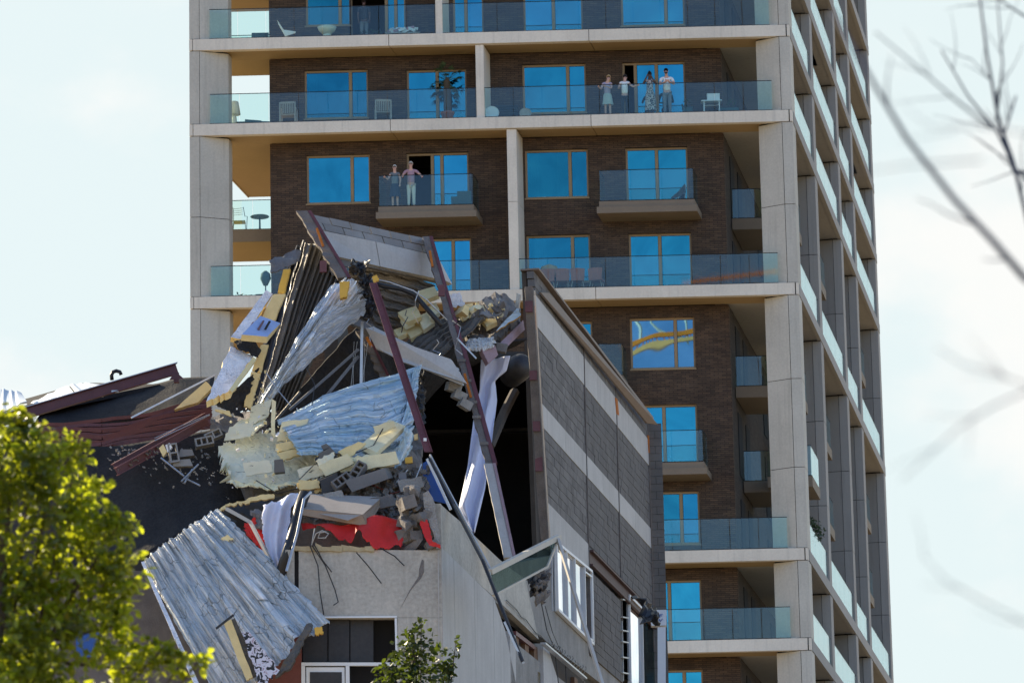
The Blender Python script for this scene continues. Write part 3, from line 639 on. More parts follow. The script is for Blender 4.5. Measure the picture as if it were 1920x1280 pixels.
# ------------------------------------------------------------------ debris helpers
def nz(p, k=1.0): return noise.noise(V(p)*k)
def samp(line, u):
    """point on a polyline of (px, py, Y) at parameter u, spaced evenly by length"""
    P = [at(*p) for p in line]; L = [(b-a).length for a, b in zip(P, P[1:])]; t = u*sum(L)
    for i, l in enumerate(L):
        if t <= l or i == len(L)-1: return P[i].lerp(P[i+1], min(1, t/l if l else 0))
        t -= l
def ruled(A, B, nu, nv, disp=None, t=.01, rag=(0, 0, 0, 0), seed=0, swap=False):
    """sheet between polylines A and B; rag = raggedness in metres of edges A, B, u=0, u=1"""
    G = []; 
    for j in range(nu+1):
        u = j/nu; a, b = samp(A, u), samp(B, u); d = (b-a); ld = d.length or 1
        ra = rag[0]*(nz((u*9+seed, 1.3, seed))+.5*nz((u*31+seed, 7, 0))); rb_ = rag[1]*(nz((u*9, 5.1, seed))+.5*nz((u*31+seed, 3, 0)))
        a2 = a+d/ld*ra; b2 = b-d/ld*rb_; G.append([a2.lerp(b2, i/nv) for i in range(nv+1)])
    for i in range(nv+1):
        for e, k in ((0, 2), (nu, 3)):
            if rag[k]:
                o = G[e][i]; q = G[1 if e == 0 else nu-1][i]; dd = (q-o).normalized(); G[e][i] = o+dd*rag[k]*(nz((i*.7+seed, k, 2.2))+.4*nz((i*2.3, k, seed)))
    N = [[None]*(nv+1) for _ in range(nu+1)]
    for j in range(nu+1):
        for i in range(nv+1):
            du = G[min(j+1, nu)][i]-G[max(j-1, 0)][i]; dv = G[j][min(i+1, nv)]-G[j][max(i-1, 0)]
            n = du.cross(dv); n = n.normalized() if n.length > 1e-9 else V((0, -1, 0))
            N[j][i] = n
    if N[nu//2][nv//2].dot(V((0, -1, 0.0))) < 0: N = [[-n for n in r] for r in N]
    m = MB(); W_ = nv+1
    if disp:
        for j in range(nu+1):
            for i in range(nv+1): G[j][i] = G[j][i]+N[j][i]*disp(j/nu, i/nv, G[j][i])
    vs = [G[j][i] for j in range(nu+1) for i in range(nv+1)]+[G[j][i]-N[j][i]*t for j in range(nu+1) for i in range(nv+1)]
    o = (nu+1)*W_; fs = []
    for j in range(nu):
        for i in range(nv):
            a, b, c, d = j*W_+i, (j+1)*W_+i, (j+1)*W_+i+1, j*W_+i+1; fs += [(a, d, c, b), (o+a, o+b, o+c, o+d)]
    front = len(fs)
    for j in range(nu): 
        a, b = j*W_, (j+1)*W_; fs.append((a, b, o+b, o+a)); a, b = a+nv, b+nv; fs.append((b, a, o+a, o+b))
    for i in range(nv):
        a, b = i, i+1; fs.append((b, a, o+a, o+b)); a, b = nu*W_+i, nu*W_+i+1; fs.append((a, b, o+b, o+a))
    m.add(vs, fs); m.nf = front; Lu = (G[0][nv//2]-G[nu][nv//2]).length; Lv = (G[nu//2][0]-G[nu//2][nv]).length
    m.uv = [((i/nv*Lv, j/nu*Lu) if swap else (j/nu*Lu, i/nv*Lv)) for j in range(nu+1) for i in range(nv+1)]*2
    return m
def two_mat(o, nf):
    """rim and back of a sheet take the second material"""
    me = o.data; idx = [0]*len(me.polygons)
    for i in range(len(idx)):
        if i >= nf: idx[i] = 1
    me.polygons.foreach_set('material_index', idx); return o
def corr(n, amp, wr=0, ws=3, along='u', tilt=0, seed=0):
    """trapezoid corrugation plus crumple"""
    def f(u, v, p):
        x = ((u if along == 'u' else v)*n+tilt*(v if along == 'u' else u)) % 1
        k = 0 if x < .3 else (x-.3)/.12 if x < .42 else 1 if x < .78 else 1-(x-.78)/.12 if x < .9 else 0
        return amp*k+wr*(nz(p*ws+V((seed, 0, 0)))+.5*abs(nz(p*ws*2.3)))
    return f
def crumple(wr, ws=3, seed=0):
    def f(u, v, p): return wr*(nz(p*ws+V((seed, 0, 0)))+.6*abs(nz(p*ws*2.1+V((0, seed, 0))))+.3*abs(nz(p*ws*5)))
    return f
def board(name, pts, Y, t, mats, label=None, cat=None, group=None, parent=None, nu=6, nv=6, wob=.012, rag=.03, seed=1):
    rag *= .6; wob *= .7
    """a thick board: pts TL TR BR BL as (px, py[, Y])"""
    P = [(p[0], p[1], p[2] if len(p) > 2 else Y) for p in pts]
    m = ruled([P[0], P[1]], [P[3], P[2]], nu, nv, crumple(wob, 3, seed), t, (rag, rag, rag, rag), seed); nf = nu*nv*2
    o = m.build(name, mats, parent); 
    if len(mats) > 1: two_mat(o, nf)
    return put(o, label, cat, group)
# ------------------------------------------------------------------ debris materials
def foil(name, c, scale, stretch, wrk=.5, rough=.28, metal=.85, marks=.0, markc=(.05, .05, .06)):
    m = NT(name); a = m.noise(scale, 6, .62, dist=.6, stretch=stretch); 
    vo = m.n('ShaderNodeTexVoronoi', feature='DISTANCE_TO_EDGE'); vo.inputs['Scale'].default_value = scale*1.3
    mp_ = m.n('ShaderNodeMapping'); mp_.inputs['Scale'].default_value = stretch; m.l(m.geo, mp_.inputs[0])
    wn_ = m.n('ShaderNodeVectorMath', operation='ADD'); wc = m.n('ShaderNodeTexNoise'); wc.inputs['Scale'].default_value = scale*1.5; m.l(mp_.outputs[0], wc.inputs['Vector']); m.l(wc.outputs['Color'], wn_.inputs[0]); m.l(mp_.outputs[0], wn_.inputs[1]); m.l(wn_.outputs[0], vo.inputs['Vector'])
    k = m.ramp(a, [(.3, sc(c, .75)), (.65, sc(c, 1.1))]); 
    if marks:
        line = m.ramp(vo.outputs['Distance'], [(.0, (1, 1, 1)), (.035, (0, 0, 0))]); msk = m.ramp(m.noise(1.6, 3, .6), [(.45, (0, 0, 0)), (.6, (1, 1, 1))])
        k = m.mix(m.mix(1.0, line, msk, 'MULTIPLY'), k, markc) if marks >= 1 else m.mix(m.mix(1.0, m.mix(1.0, line, msk, 'MULTIPLY'), (marks, marks, marks), 'MULTIPLY'), k, markc)
    m.col(k); m.set(rough, metal, .6)
    add = m.n('ShaderNodeMath', operation='ADD'); m.l(a, add.inputs[0]); mn = m.n('ShaderNodeMath', operation='MINIMUM'); m.l(vo.outputs['Distance'], mn.inputs[0]); mn.inputs[1].default_value = .12; m.l(mn.outputs[0], add.inputs[1])
    fine = m.noise(scale*6, 4, .65, stretch=stretch); ad2 = m.n('ShaderNodeMath', operation='MULTIPLY_ADD'); m.l(fine, ad2.inputs[0]); ad2.inputs[1].default_value = .35; m.l(add.outputs[0], ad2.inputs[2]); m.bump(ad2.outputs[0], wrk, .16); M[name] = m.m
foil('silver_foil', (.76, .77, .76), 3.2, (2.4, 1, .7), .8, .3, .75, .3)
foil('blue_foil', (.56, .70, .77), 2.6, (.35, .6, 3.4), .6, .34, .55, .45, (.12, .12, .06))
foil('sheet_metal', (.66, .68, .66), 4.5, (1.3, 1, .45), 1.0, .38, .42, 1.0, (.08, .08, .065))
foil('deck_metal', (.105, .092, .075), 2.5, (1, 1, 1), .5, .55, .3, .2)
def creased(name, c, c2, wrk=.8, rough=.34, metal=.5, fx=9, fy=.7, lines=.8, tint2=None):
    """foil facing with long creases running down the sheet and a crackle of fine folds; x across, y along, in metres"""
    m = NT(name); uv = m.n('ShaderNodeUVMap').outputs[0]
    a = m.noise(1, 6, .62, vec=uv, dist=.35, stretch=(fx, fy, 1)); b = m.noise(1, 4, .6, vec=uv, dist=.2, stretch=(fx*3.2, fy*2, 1)); big = m.noise(.7, 3, .5, vec=uv)
    k = m.ramp(a, [(.33, sc(c, .42)), (.47, c), (.60, c2), (.68, sc(c, .8))]); k = m.mix(.45, k, m.ramp(b, [(.35, sc(c, .5)), (.65, c2)]))  # pale and dark streaks paint the creases' highlights and shading into the colour
    k = m.mix(m.ramp(big, [(.4, (0, 0, 0)), (.65, (.7, .7, .7))]), k, tint2 or sc(c, .8))
    mp_ = m.n('ShaderNodeMapping'); mp_.inputs['Scale'].default_value = (5.5, 3.2, 1); m.l(uv, mp_.inputs[0]); wc = m.n('ShaderNodeTexNoise'); wc.inputs['Scale'].default_value = 2.2; m.l(uv, wc.inputs['Vector'])
    ad = m.n('ShaderNodeVectorMath', operation='MULTIPLY_ADD'); m.l(wc.outputs['Color'], ad.inputs[0]); ad.inputs[1].default_value = (1.6, 1.6, 0); m.l(mp_.outputs[0], ad.inputs[2])
    vo = m.n('ShaderNodeTexVoronoi', feature='DISTANCE_TO_EDGE'); vo.inputs['Scale'].default_value = 1; m.l(ad.outputs[0], vo.inputs['Vector'])
    ln = m.mix(1.0, m.ramp(vo.outputs['Distance'], [(.0, (lines,)*3), (.03, (0, 0, 0))]), m.ramp(m.noise(1.7, 3, .7, vec=uv), [(.42, (0, 0, 0)), (.58, (1, 1, 1))]), 'MULTIPLY')
    k = m.mix(ln, k, (.07, .075, .06)); m.col(k); m.set(rough, metal, .6)
    s_ = m.n('ShaderNodeMath', operation='MULTIPLY_ADD'); m.l(b, s_.inputs[0]); s_.inputs[1].default_value = .4; m.l(a, s_.inputs[2]); mn = m.n('ShaderNodeMath', operation='MINIMUM'); m.l(vo.outputs['Distance'], mn.inputs[0]); mn.inputs[1].default_value = .06; s2 = m.n('ShaderNodeMath', operation='ADD'); m.l(s_.outputs[0], s2.inputs[0]); m.l(mn.outputs[0], s2.inputs[1])
    m.bump(s2.outputs[0], wrk, .12); M[name] = m.m
creased('creased_silver', (.50, .54, .56), (.88, .90, .90), 1, .3, .6, 10, .5, .5)
creased('creased_blue', (.33, .52, .64), (.86, .92, .95), 1, .32, .5, 7, .45, .7, (.30, .50, .62))
creased('creased_panel', (.42, .43, .41), (.95, .94, .90), 1, .42, .22, 9, .5, 1.0, (.40, .48, .53))
foil('white_foil', (.80, .80, .82), 3.5, (1, 1, 1), .5, .6, .0, 1.0, (.10, .12, .18))
mottled('foam_yellow', (.72, .58, .29), .14, 4, 50, .9, bump=.5, dist=.01, pervar=.08)
mottled('foam_pale', (.74, .67, .42), .13, 4, 40, .85, bump=.5, dist=.012, pervar=.07)
m = NT('foam_green'); k = m.ramp(m.noise(2.5, 5, .6), [(.3, (.56, .56, .42)), (.7, (.74, .72, .56))]); sl = m.ramp(m.noise(3.2, 4, .7, stretch=(1, 1, 4.5), dist=.4), [(.63, (0, 0, 0)), (.665, (1, 1, 1))]); k = m.mix(sl, k, (.10, .10, .08)); m.col(k); m.set(.8); m.bump(m.noise(14, 4, .6, stretch=(1, 1, 3)), .6, .02); M['foam_green'] = m.m; mottled('roof_paint', (.50, .56, .60), .08, 1, 20, .6)
mottled('foam_orange', (.62, .38, .07), .12, 4, 40, .9, bump=.4, dist=.01)
mottled('foam_blue', (.30, .40, .62), .1, 4, 30, .7, bump=.3, dist=.006)
mottled('red_cloth', (.55, .02, .015), .15, 3, 30, .6, bump=.3, dist=.006)
mottled('white_cloth', (.66, .67, .76), .06, 2, 30, .85, bump=.25, dist=.01)
mottled('tarp_blue', (.60, .65, .82), .06, 2, 30, .6, bump=.25, dist=.01)
mottled('plywood', (.30, .265, .23), .18, 1.5, 30, .75, bump=.2, dist=.004)
mottled('ply_edge', (.30, .22, .15), .15, 3, 40, .8, bump=.2)
mottled('blue_panel', (.02, .085, .33), .1, 2, 30, .35, bump=.1)
mottled('pinkish_steel', (.32, .22, .23), .2, 4, 40, .7, bump=.3)
mottled('duct_grey', (.13, .13, .135), .25, 2, 20, .5, bump=.2)
m = NT('printed_board'); n1 = m.noise(9, 2, .5, dist=1.2); m.col(m.ramp(n1, [(.0, (.01, .01, .012)), (.46, (.01, .01, .012)), (.49, (.6, .6, .68)), (.62, (.55, .56, .66)), (.66, (.22, .05, .06)), (.68, (.5, .5, .6))])); m.set(.6); M['printed_board'] = m.m

# ------------------------------------------------------------------ left roof: collapsed membranes and red steel
roof = thing('fallen_roof', 'black roof membrane sagging over dark red purlins left of the torn-open hall', 'collapsed roof', at(250, 900, 84))
def add_part(m, name, mat, smooth=False, parent=None, **k): return m.build(name, mat, parent or roof, smooth, **k)
add_part(ruled([(80, 770, 96.6), (200, 735, 97), (330, 709, 97.2), (402, 706, 97.4)], [(60, 800, 95.6), (200, 793, 95.6), (325, 767, 95.6), (392, 747, 96)], 40, 16, lambda u, v, p: .05*nz(p*.8)+.02*nz(p*3), .08), 'roof_membrane', M['membrane'], True)
add_part(ruled([(-60, 778, 101), (130, 724, 101), (160, 717, 101)], [(-60, 800, 96), (100, 760, 96), (300, 720, 97)], 14, 3, None, .1), 'roof_membrane', M['membrane'])
for i, (A, B) in enumerate((([(-40, 725), (0, 728)], [(-40, 776), (-2, 776)]), ([(2, 729), (40, 736)], [(0, 775), (50, 752)]), ([(55, 757), (128, 722)], [(62, 775), (140, 738)]), ([(131, 721), (170, 718)], [(143, 737), (200, 722)]), ([(-40, 778), (50, 756)], [(-40, 800), (60, 775)]))):
    A = [(x, y, 99) for x, y in A]; B = [(x, y, 97) for x, y in B]
    add_part(ruled(A, B, 8, 4, corr(5, .03), .02), 'roof_sheet', M['roof_paint'])
# red steel purlins stacked below the upper membrane
for i, (yl, ym, yr, c, h) in enumerate(((792, 786, 752, 'rust_steel', .12), (800, 795, 759, 'red_steel', .10), (808, 802, 764, 'rust_steel', .13), (818, 810, 772, 'rust_steel', .14), (828, 818, 783, 'rust_steel', .16), (833, 826, 800, 'red_steel', .10))):
    m_ = MB(); L = [(70, yl+2, 87.6-.25*i), (190, yl, 87.6-.25*i), (300, ym-16, 88-.25*i), (394, yr, 88.4-.25*i)]
    P = [samp(L, k/14)+V((0, 0, -.04*sin(k*.9+i))) for k in range(15)]
    for a, b in zip(P, P[1:]): m_.bar(a, b, .09, h*.62, (0, 0, 1)); m_.bar(a+V((0, .12, h*.31)), b+V((0, .12, h*.31)), .26, .02)
    add_part(m_, 'purlin', M[c])
add_part(ruled([(80, 800, 89.4), (250, 795, 89.4), (395, 752, 90)], [(80, 842, 89), (250, 836, 89), (400, 800, 89.4)], 20, 6, corr(14, .05, .04, 2, 'u'), .03), 'deck_sheet', M['rust_steel'])
# lower black membrane hanging towards the street
add_part(ruled([(150, 838, 84.2), (250, 830, 84.2), (340, 815, 84.4), (410, 800, 84.6), (470, 835, 84.6)], [(120, 1100, 82.6), (230, 1060, 82.4), (275, 1044, 82.2), (330, 1005, 82.3), (400, 957, 82.8), (480, 930, 83.5)], 50, 34, lambda u, v, p: .10*nz(p*.7)+.02*nz(p*4), .05), 'roof_membrane', M['membrane'], True)
add_part(ruled([(264, 1048, 81.3), (335, 1008, 81.3), (400, 958, 82.2)], [(300, 1130, 82.2), (380, 1100, 82.8), (470, 1030, 83.2)], 12, 6, crumple(.05), .03), 'roof_membrane', M['black_plastic'])
# dark gable under the roof, behind the tree
MB().hexa([at(x, y, Y) for x, y, Y in ((-250, 2400, 83), (560, 2400, 83), (560, 2400, 95), (-250, 2400, 95), (-250, 835, 89.5), (420, 835, 89.5), (420, 812, 95), (-250, 812, 95))]).build('gable_wall', M['hall_wall'], roof)
MB().slab([at(x, y, 82.4) for x, y in ((-250, 1060), (290, 1070), (400, 1300), (560, 1300), (560, 2300), (-250, 2300))], .3).build('gable_wall', M['column_concrete'], roof)
FBq = MB().slab([at(x, y, 82.2) for x, y in ((142, 1186), (186, 1184), (187, 1230), (143, 1232))], .05).build('window', M['blue_panel'], roof)

def beam(label, cat, pts, Y0, Y1, h, w, mat, name='steel_beam', up=(0, 0, 1), group=None, t=.02, ends=True):
    (x0, y0), (x1, y1) = pts; a, b = at(x0, y0, Y0), at(x1, y1, Y1)
    o = MB().ibeam(a, b, h, w, t, up).build(name, mat, None); return put(o, label, cat, group)
def thing_mesh(m, name, mat, label, cat, group=None, smooth=False, kind=None): return m.build(name, mat, None, smooth, kind, label, cat, group)
t = thing('steel_beam', 'long dark red roof beam rising above the black membrane, its pale top flange against the sky', 'steel beam', at(170, 730, 95))
a, b = at(-60, 806, 94), at(332, 691, 95)
MB().ibeam(a, b, .25, .16, .018).build('girder', M['red_steel'], t)
MB().bar(a+V((0, -.0, .135)), b+V((0, 0, .135)), .17, .016).build('top_plate', M['galvanised'], t)  # pale metal stands in for the sunlit top of the red flange
MB().box(at(331, 709, 95), (.06, .08, .10)).add([at(317, 712, 94.9), at(345, 710, 94.9), at(335, 701, 94.9), at(325, 701, 94.9)], [(0, 1, 2, 3)]).build('end_bracket', M['red_steel'], t)
for x, y in ((122, 757), (155, 749), (187, 741), (216, 733)): MB().box(at(x, y+1, 94.7), (.08, .06, .02)).build('clip', M['galvanised'], t)
thing_mesh(MB().tube([at(210, 712, 96), at(209, 703, 96), at(212, 697, 96), at(218, 695, 96), at(225, 697, 96), at(227, 702, 96)], .045, 8), 'vent_pipe', M['black_plastic'], 'short black hooked vent pipe on the ridge behind the red beam', 'vent pipe', smooth=True)
t = thing('steel_beam', 'broad dark red beam lying slantwise on the lower roof beside broken blocks', 'steel beam', at(300, 830, 86))
MB().ibeam(at(216, 880, 83.2), at(388, 785, 84.2), .26, .15, .018).build('girder', M['red_steel'], t)
MB().bar(at(216, 877, 83.05), at(388, 782, 84.05), .16, .02).build('top_plate', M['red_steel'], t)
for dy, r_ in ((0, .012), (5, .008)): thing_mesh(MB().tube([at(290, 826-dy, 83.4), at(340, 803-dy, 83.7), at(393, 778-dy*.4, 84)], r_, 5), 'conduit', M['galvanised'], ('thicker' if dy == 0 else 'thinner')+' straight pale rod resting along the broad red roof beam', 'rod')
thing_mesh(MB().bar(at(246, 783, 85), at(403, 703, 85.4), .05, .035), 'metal_strip', M['galvanised'], 'long pale metal strip reaching from the red purlins up to the insulation boards', 'metal strip')
# ------------------------------------------------------------------ tall torn deck sheets in the middle
deck = thing('roof_deck', 'dark ribbed steel roof deck torn upwards in the middle of the wreck', 'roof deck', at(620, 600, 86))
add_part(ruled([(574, 452, 86.6), (600, 470, 86.8), (655, 528, 86.5)], [(482, 770, 85), (500, 772, 85.3), (545, 770, 85.5)], 70, 26, corr(11, .10, .05, 1.5, 'u'), .02, (.1, .1, .05, .05)), 'deck_sheet', M['deck_metal'], parent=deck)
add_part(ruled([(553, 468, 86.9), (575, 452, 86.8)], [(455, 770, 85.4), (492, 770, 85.2)], 16, 20, corr(2, .08, .06, 2, 'u'), .05, (.1, .1, .08, .05)), 'edge_lining', M['black_plastic'], parent=deck)
add_part(ruled([(655, 498, 87.6), (720, 505, 87.8), (815, 535, 88)], [(640, 600, 87.6), (690, 625, 87.6), (735, 640, 87.8)], 16, 60, corr(8, .07, .02, 1.5, 'v', .6), .02, (.05, .15, .05, .12)), 'deck_sheet', M['deck_metal'], parent=deck)
add_part(ruled([(745, 655, 87.2), (815, 610, 87.6), (872, 580, 88)], [(800, 690, 86.2), (860, 640, 86.4), (902, 600, 86.6)], 16, 48, corr(6, .07, .05, 2, 'v', .2), .02, (.1, .12, .1, .1)), 'deck_sheet', M['deck_metal'], parent=deck)
add_part(ruled([(672, 606, 87), (735, 660, 88), (800, 700, 89)], [(500, 800, 84.9), (580, 800, 85.4), (700, 790, 86)], 24, 24, crumple(.1, 1.5), .03), 'roof_membrane', M['membrane'], parent=deck)
add_part(ruled([(700, 660, 89), (850, 640, 89.6), (990, 640, 91)], [(700, 800, 88), (790, 760, 90), (800, 720, 92)], 12, 8, crumple(.1, 1), .05), 'roof_membrane', M['membrane'], parent=deck)
for i, (a, b) in enumerate((((543, 768, 84.5), (672, 655, 85.2)), ((585, 775, 84.4), (672, 668, 85.1)), ((515, 790, 84.3), (562, 735, 84.6)))):
    MB().bar(at(*a), at(*b), .05, .05).build('edge_trim', M['duct_grey' if i != 2 else 'deck_metal'], deck)
MB().bar(at(679, 603, 85), at(677, 722, 85), .055, .055, (0, 1, 0)).build('steel_prop', M['galvanised'], deck)
for x in (684, 690, 664, 670): MB().tube([at(x, 640, 86), at(x-4+rnd.uniform(-4, 4), 690, 86), at(x-8, 745, 86)], .006, 4).build('hanging_wire', M['galvanised'], deck)
# long foil
thing_mesh(ruled([(620, 538, 84.9), (640, 528, 84.7), (662, 526, 84.6), (688, 545, 84.8)], [(484, 757, 84.4), (488, 758, 84.3), (494, 757, 84.3), (500, 754, 84.4)], 80, 50, lambda u, v, p: .055*abs(nz((u*17, v*1.6, 2)))+.03*nz((u*38, v*2.4, 5))+.07*abs(nz(p*1.5))+.015*nz(p*7), .006, (.12, .1, .06, .1), 3), 'foil_sheet', M['creased_silver'], 'long crumpled silver foil streaming down from the top of the wreck', 'foil sheet')
thing_mesh(ruled([(560, 640, 84.6), (610, 590, 84.5), (686, 560, 84.4)], [(500, 754, 84.4), (590, 672, 84.4), (684, 588, 84.5)], 60, 16, lambda u, v, p: .05*abs(nz((u*2, v*9, 2)))+.07*abs(nz(p*1.6))+.02*nz(p*6), .006, (.05, .1, .06, .06), 8, True), 'foil_sheet', M['creased_silver'], 'wide flap of silver foil folded along the black decking edge', 'foil sheet')
# big blue-silver sheet
thing_mesh(ruled([(520, 788, 83.6), (605, 743, 83.8), (692, 716, 84), (740, 702, 84), (788, 686, 84.2)], [(560, 850, 82.3), (640, 850, 82.2), (700, 860, 82.3), (740, 880, 82.3), (768, 850, 83)], 60, 80, lambda u, v, p: .055*corr(9, 1, 0, 3, 'v', .15)(u, v, p)+.035*abs(nz((u*2.5, v*19, 3)))+.07*nz(p*.6)+.02*abs(nz(p*2.2)), .008, (.03, .12, .1, .06), 5, True), 'insulated_sheet', M['creased_blue'], 'wide pale blue foil-faced ribbed sheet lying across the middle of the rubble', 'roofing sheet')
thing_mesh(ruled([(779, 690, 84.0), (791, 682, 84.2)], [(737, 888, 82.5), (744, 893, 82.7)], 4, 24, lambda u, v, p: .08*nz(p*1.5), .03, (0, .05, .05, .03)), 'sheet_edge', M['creased_blue'], 'narrow light blue upturned strip at the end of the ribbed sheet', 'metal strip')
thing_mesh(ruled([(756, 800, 82.5), (776, 815, 82.8)], [(735, 885, 82.2), (742, 893, 82.4)], 8, 20, crumple(.08, 3), .01, (.05, .05, .03, .03)), 'foil_sheet', M['creased_blue'], 'torn blue foil corner hanging down by the grey blocks', 'foil sheet')
thing_mesh(ruled([(788, 700, 85.2), (797, 712, 85.4)], [(780, 800, 84.6), (790, 806, 84.8)], 6, 40, crumple(.12, 6), .02, (.05, .05, .05, .05)), 'crumpled_plastic', M['black_plastic'], 'crumpled black plastic strip beside the raised end of the blue sheet', 'plastic strip')
# lower corrugated sheet
sheet = thing('corrugated_sheet', 'large bent silver corrugated sheet hanging down the front at lower left', 'roofing sheet', at(430, 1120, 81))
add_part(ruled([(268, 1054, 80.9), (300, 1028, 80.9), (338, 1004, 80.9), (372, 978, 80.9), (402, 958, 81), (414, 958, 81)], [(420, 1330, 79.2), (450, 1310, 79.2), (485, 1280, 79.2), (520, 1250, 79.2), (560, 1205, 79.2), (618, 1168, 79.4)], 130, 50, lambda u, v, p: corr(12, .06)(u+.012*sin(v*4), v, p)*(.55+.9*abs(nz(p*.8)))+.08*nz(p*.9)+.05*abs(nz((u*24, v*3, 1)))+.03*nz((u*50, v*5, 4))+.25*sin(v*pi)*.5, .012, (.05, .15, .04, .06), 4), 'corrugated_panel', M['creased_panel'], parent=sheet)
add_part(ruled([(264, 1052, 80.85), (270, 1050, 80.85)], [(372, 1300, 79.0), (382, 1300, 79.0)], 2, 20, crumple(.04), .02), 'rolled_edge', M['white_foil'], parent=sheet)
add_part(ruled([(576, 1168, 79.1), (588, 1172, 79.1)], [(515, 1270, 78.9), (545, 1250, 78.9)], 4, 14, crumple(.06, 4), .06, (.05, .1, .03, .06)), 'edge_flashing', M['deck_metal'], parent=sheet)
board('insulation_board', [(419, 1168), (433, 1160), (474, 1268), (462, 1276)], 78.9, .14, [M['foam_yellow']], 'narrow yellow insulation board wedged in the bent corrugated sheet', 'insulation board')
board('insulation_board', [(430, 1163), (440, 1158), (488, 1262), (474, 1270)], 78.95, .10, [M['deck_metal']], 'dark grey backing board behind the narrow yellow board in the corrugated sheet', 'insulation board')
board('printed_board', [(452, 1183), (467, 1184), (524, 1256), (488, 1290)], 78.85, .03, [M['printed_board']], 'white board with black blotchy print lying on the corrugated sheet', 'insulation board', nu=10, nv=10, rag=.1)
thing_mesh(MB().bar(at(405, 1178, 78.7), at(438, 1152, 78.7), .05, .04), 'metal_bar', M['black_plastic'], 'short dark bar sticking out over the corrugated sheet', 'metal bar')
board('foam_scrap', [(412, 1010), (426, 1002), (438, 1010), (425, 1016)], 80.4, .05, [M['foam_yellow']], 'small pale foam scrap on the upper part of the corrugated sheet', 'foam scrap', rag=.06)
board('foam_scrap', [(588, 1176), (603, 1174), (606, 1186), (592, 1191)], 79.0, .15, [M['foam_orange']], 'brownish foam lump at the lower corner of the corrugated sheet', 'foam scrap', rag=.05)
# ------------------------------------------------------------------ insulation boards, upper left
FY, FO, WF = M['foam_yellow'], M['foam_orange'], M['white_foil']
board('insulation_board', [(531, 505), (544, 504), (533, 551), (520, 549)], 85.2, .2, [FO], 'upright orange-yellow insulation board at the top left of the wreck', 'insulation board')
board('insulation_board', [(499, 543, 85.2), (511, 551, 85.2), (455, 636, 84.4), (433, 632, 84.4)], 85, .14, [WF, FY], 'long white-faced insulation board leaning below the orange one', 'insulation board', nu=5, nv=14)
board('insulation_board', [(513, 551), (535, 551), (514, 603), (490, 597)], 85.0, .16, [FY], 'plain yellow insulation board between the black lining and the white-faced board', 'insulation board')
board('insulation_board', [(488, 592, 84.0), (526, 606, 84.2), (501, 631, 83.4), (453, 627, 83.3)], 84, .14, [M['foam_blue'], FY], 'blue-faced insulation board with printed bars sticking out of the wreck', 'insulation board', rag=.01)
for a, b, c, d in (((493, 600), (496, 601), (486, 618), (482, 617)), ((504, 601), (508, 602), (499, 618), (495, 617)), ((474, 603), (478, 604), (468, 619), (464, 618))):
    MB().slab([at(x, y, 83.3+(631-y)*.018) for x, y in (a, b, c, d)], .01).build('print_mark', M['red_steel'] if a[0] != 504 else M['dark_gap'], bpy.data.objects['insulation_board.003'])
board('insulation_board', [(432, 647, 84.2), (474, 668, 84.2), (430, 733, 83.2), (388, 752, 83.0)], 84, .16, [WF, FY], 'large white-faced insulation board with torn top, leaning at the left of the wreck', 'insulation board', nu=10, nv=14, rag=.10)
board('insulation_board', [(474, 669, 83.8), (481, 673, 83.8), (436, 735, 82.9), (429, 731, 82.9)], 83.5, .08, [FY], 'yellow edge strip split from the large white-faced board', 'insulation board')
board('insulation_board', [(489, 646), (503, 646), (489, 698), (472, 694)], 84.3, .14, [FY], 'upper of two yellow boards standing against the black lining', 'insulation board')
board('insulation_board', [(471, 696), (488, 700), (470, 765), (454, 760)], 84.1, .14, [FY], 'lower of two yellow boards standing against the black lining', 'insulation board')
board('insulation_board', [(386, 714), (398, 726), (371, 754), (326, 768)], 84.6, .22, [FY], 'pale yellow board end poking out beside the long metal strip', 'insulation board')
thing_mesh(ruled([(440, 642, 84.3), (475, 640, 84.2), (490, 655, 84.2)], [(446, 660, 84.1), (468, 664, 84.1), (484, 672, 84.1)], 8, 6, crumple(.1, 3), .02, (.05, .1, .05, .05)), 'membrane_scrap', M['membrane'], 'black membrane flap above the large white-faced board', 'membrane flap')
thing_mesh(ruled([(470, 705, 84), (480, 690, 84.3)], [(398, 762, 83.3), (452, 782, 83.6)], 14, 16, crumple(.15, 1.6), .02, (.05, .1, .05, .12), 6), 'membrane_scrap', M['membrane'], 'wide black membrane flap hanging below the white-faced boards', 'membrane flap')
thing_mesh(ruled([(505, 490, 86.2), (565, 468, 86.4)], [(508, 512, 86), (562, 492, 86.2)], 12, 6, crumple(.08, 3), .03, (.08, .08, .05, .05)), 'membrane_roll', M['duct_grey'], 'grey rolled membrane end jutting out left below the leaning column', 'membrane roll')
board('foam_scrap', [(636, 528), (655, 527), (650, 556), (637, 560)], 84.2, .2, [FO], 'bright yellow foam chunk on top of the long silver foil', 'foam scrap')
board('foam_scrap', [(697, 519), (706, 515), (711, 524), (701, 531)], 84.4, .1, [FO], 'small yellow foam chunk among black scraps at the beam top', 'foam scrap')
board('foam_scrap', [(402, 766), (430, 770), (434, 780), (404, 770)], 83.2, .08, [FY], 'thin yellow foam strip under the black flap', 'foam scrap')
for i, (x, y, r_) in enumerate(((672, 500, .28), (682, 520, .22), (690, 538, .2), (694, 560, .2), (690, 580, .18))):
    thing_mesh(ruled([(x-r_*60, y-12, 84.6), (x+r_*70, y-6, 84.7)], [(x-r_*50, y+14, 84.6), (x+r_*50, y+16, 84.5)], 8, 8, crumple(.18, 5, i), .04, (.1, .1, .1, .1), i), 'torn_lining', M['black_plastic'], 'torn black lining scrap bunched at the top of the long foil', 'plastic scrap', 'torn black lining scraps at the top of the long foil')
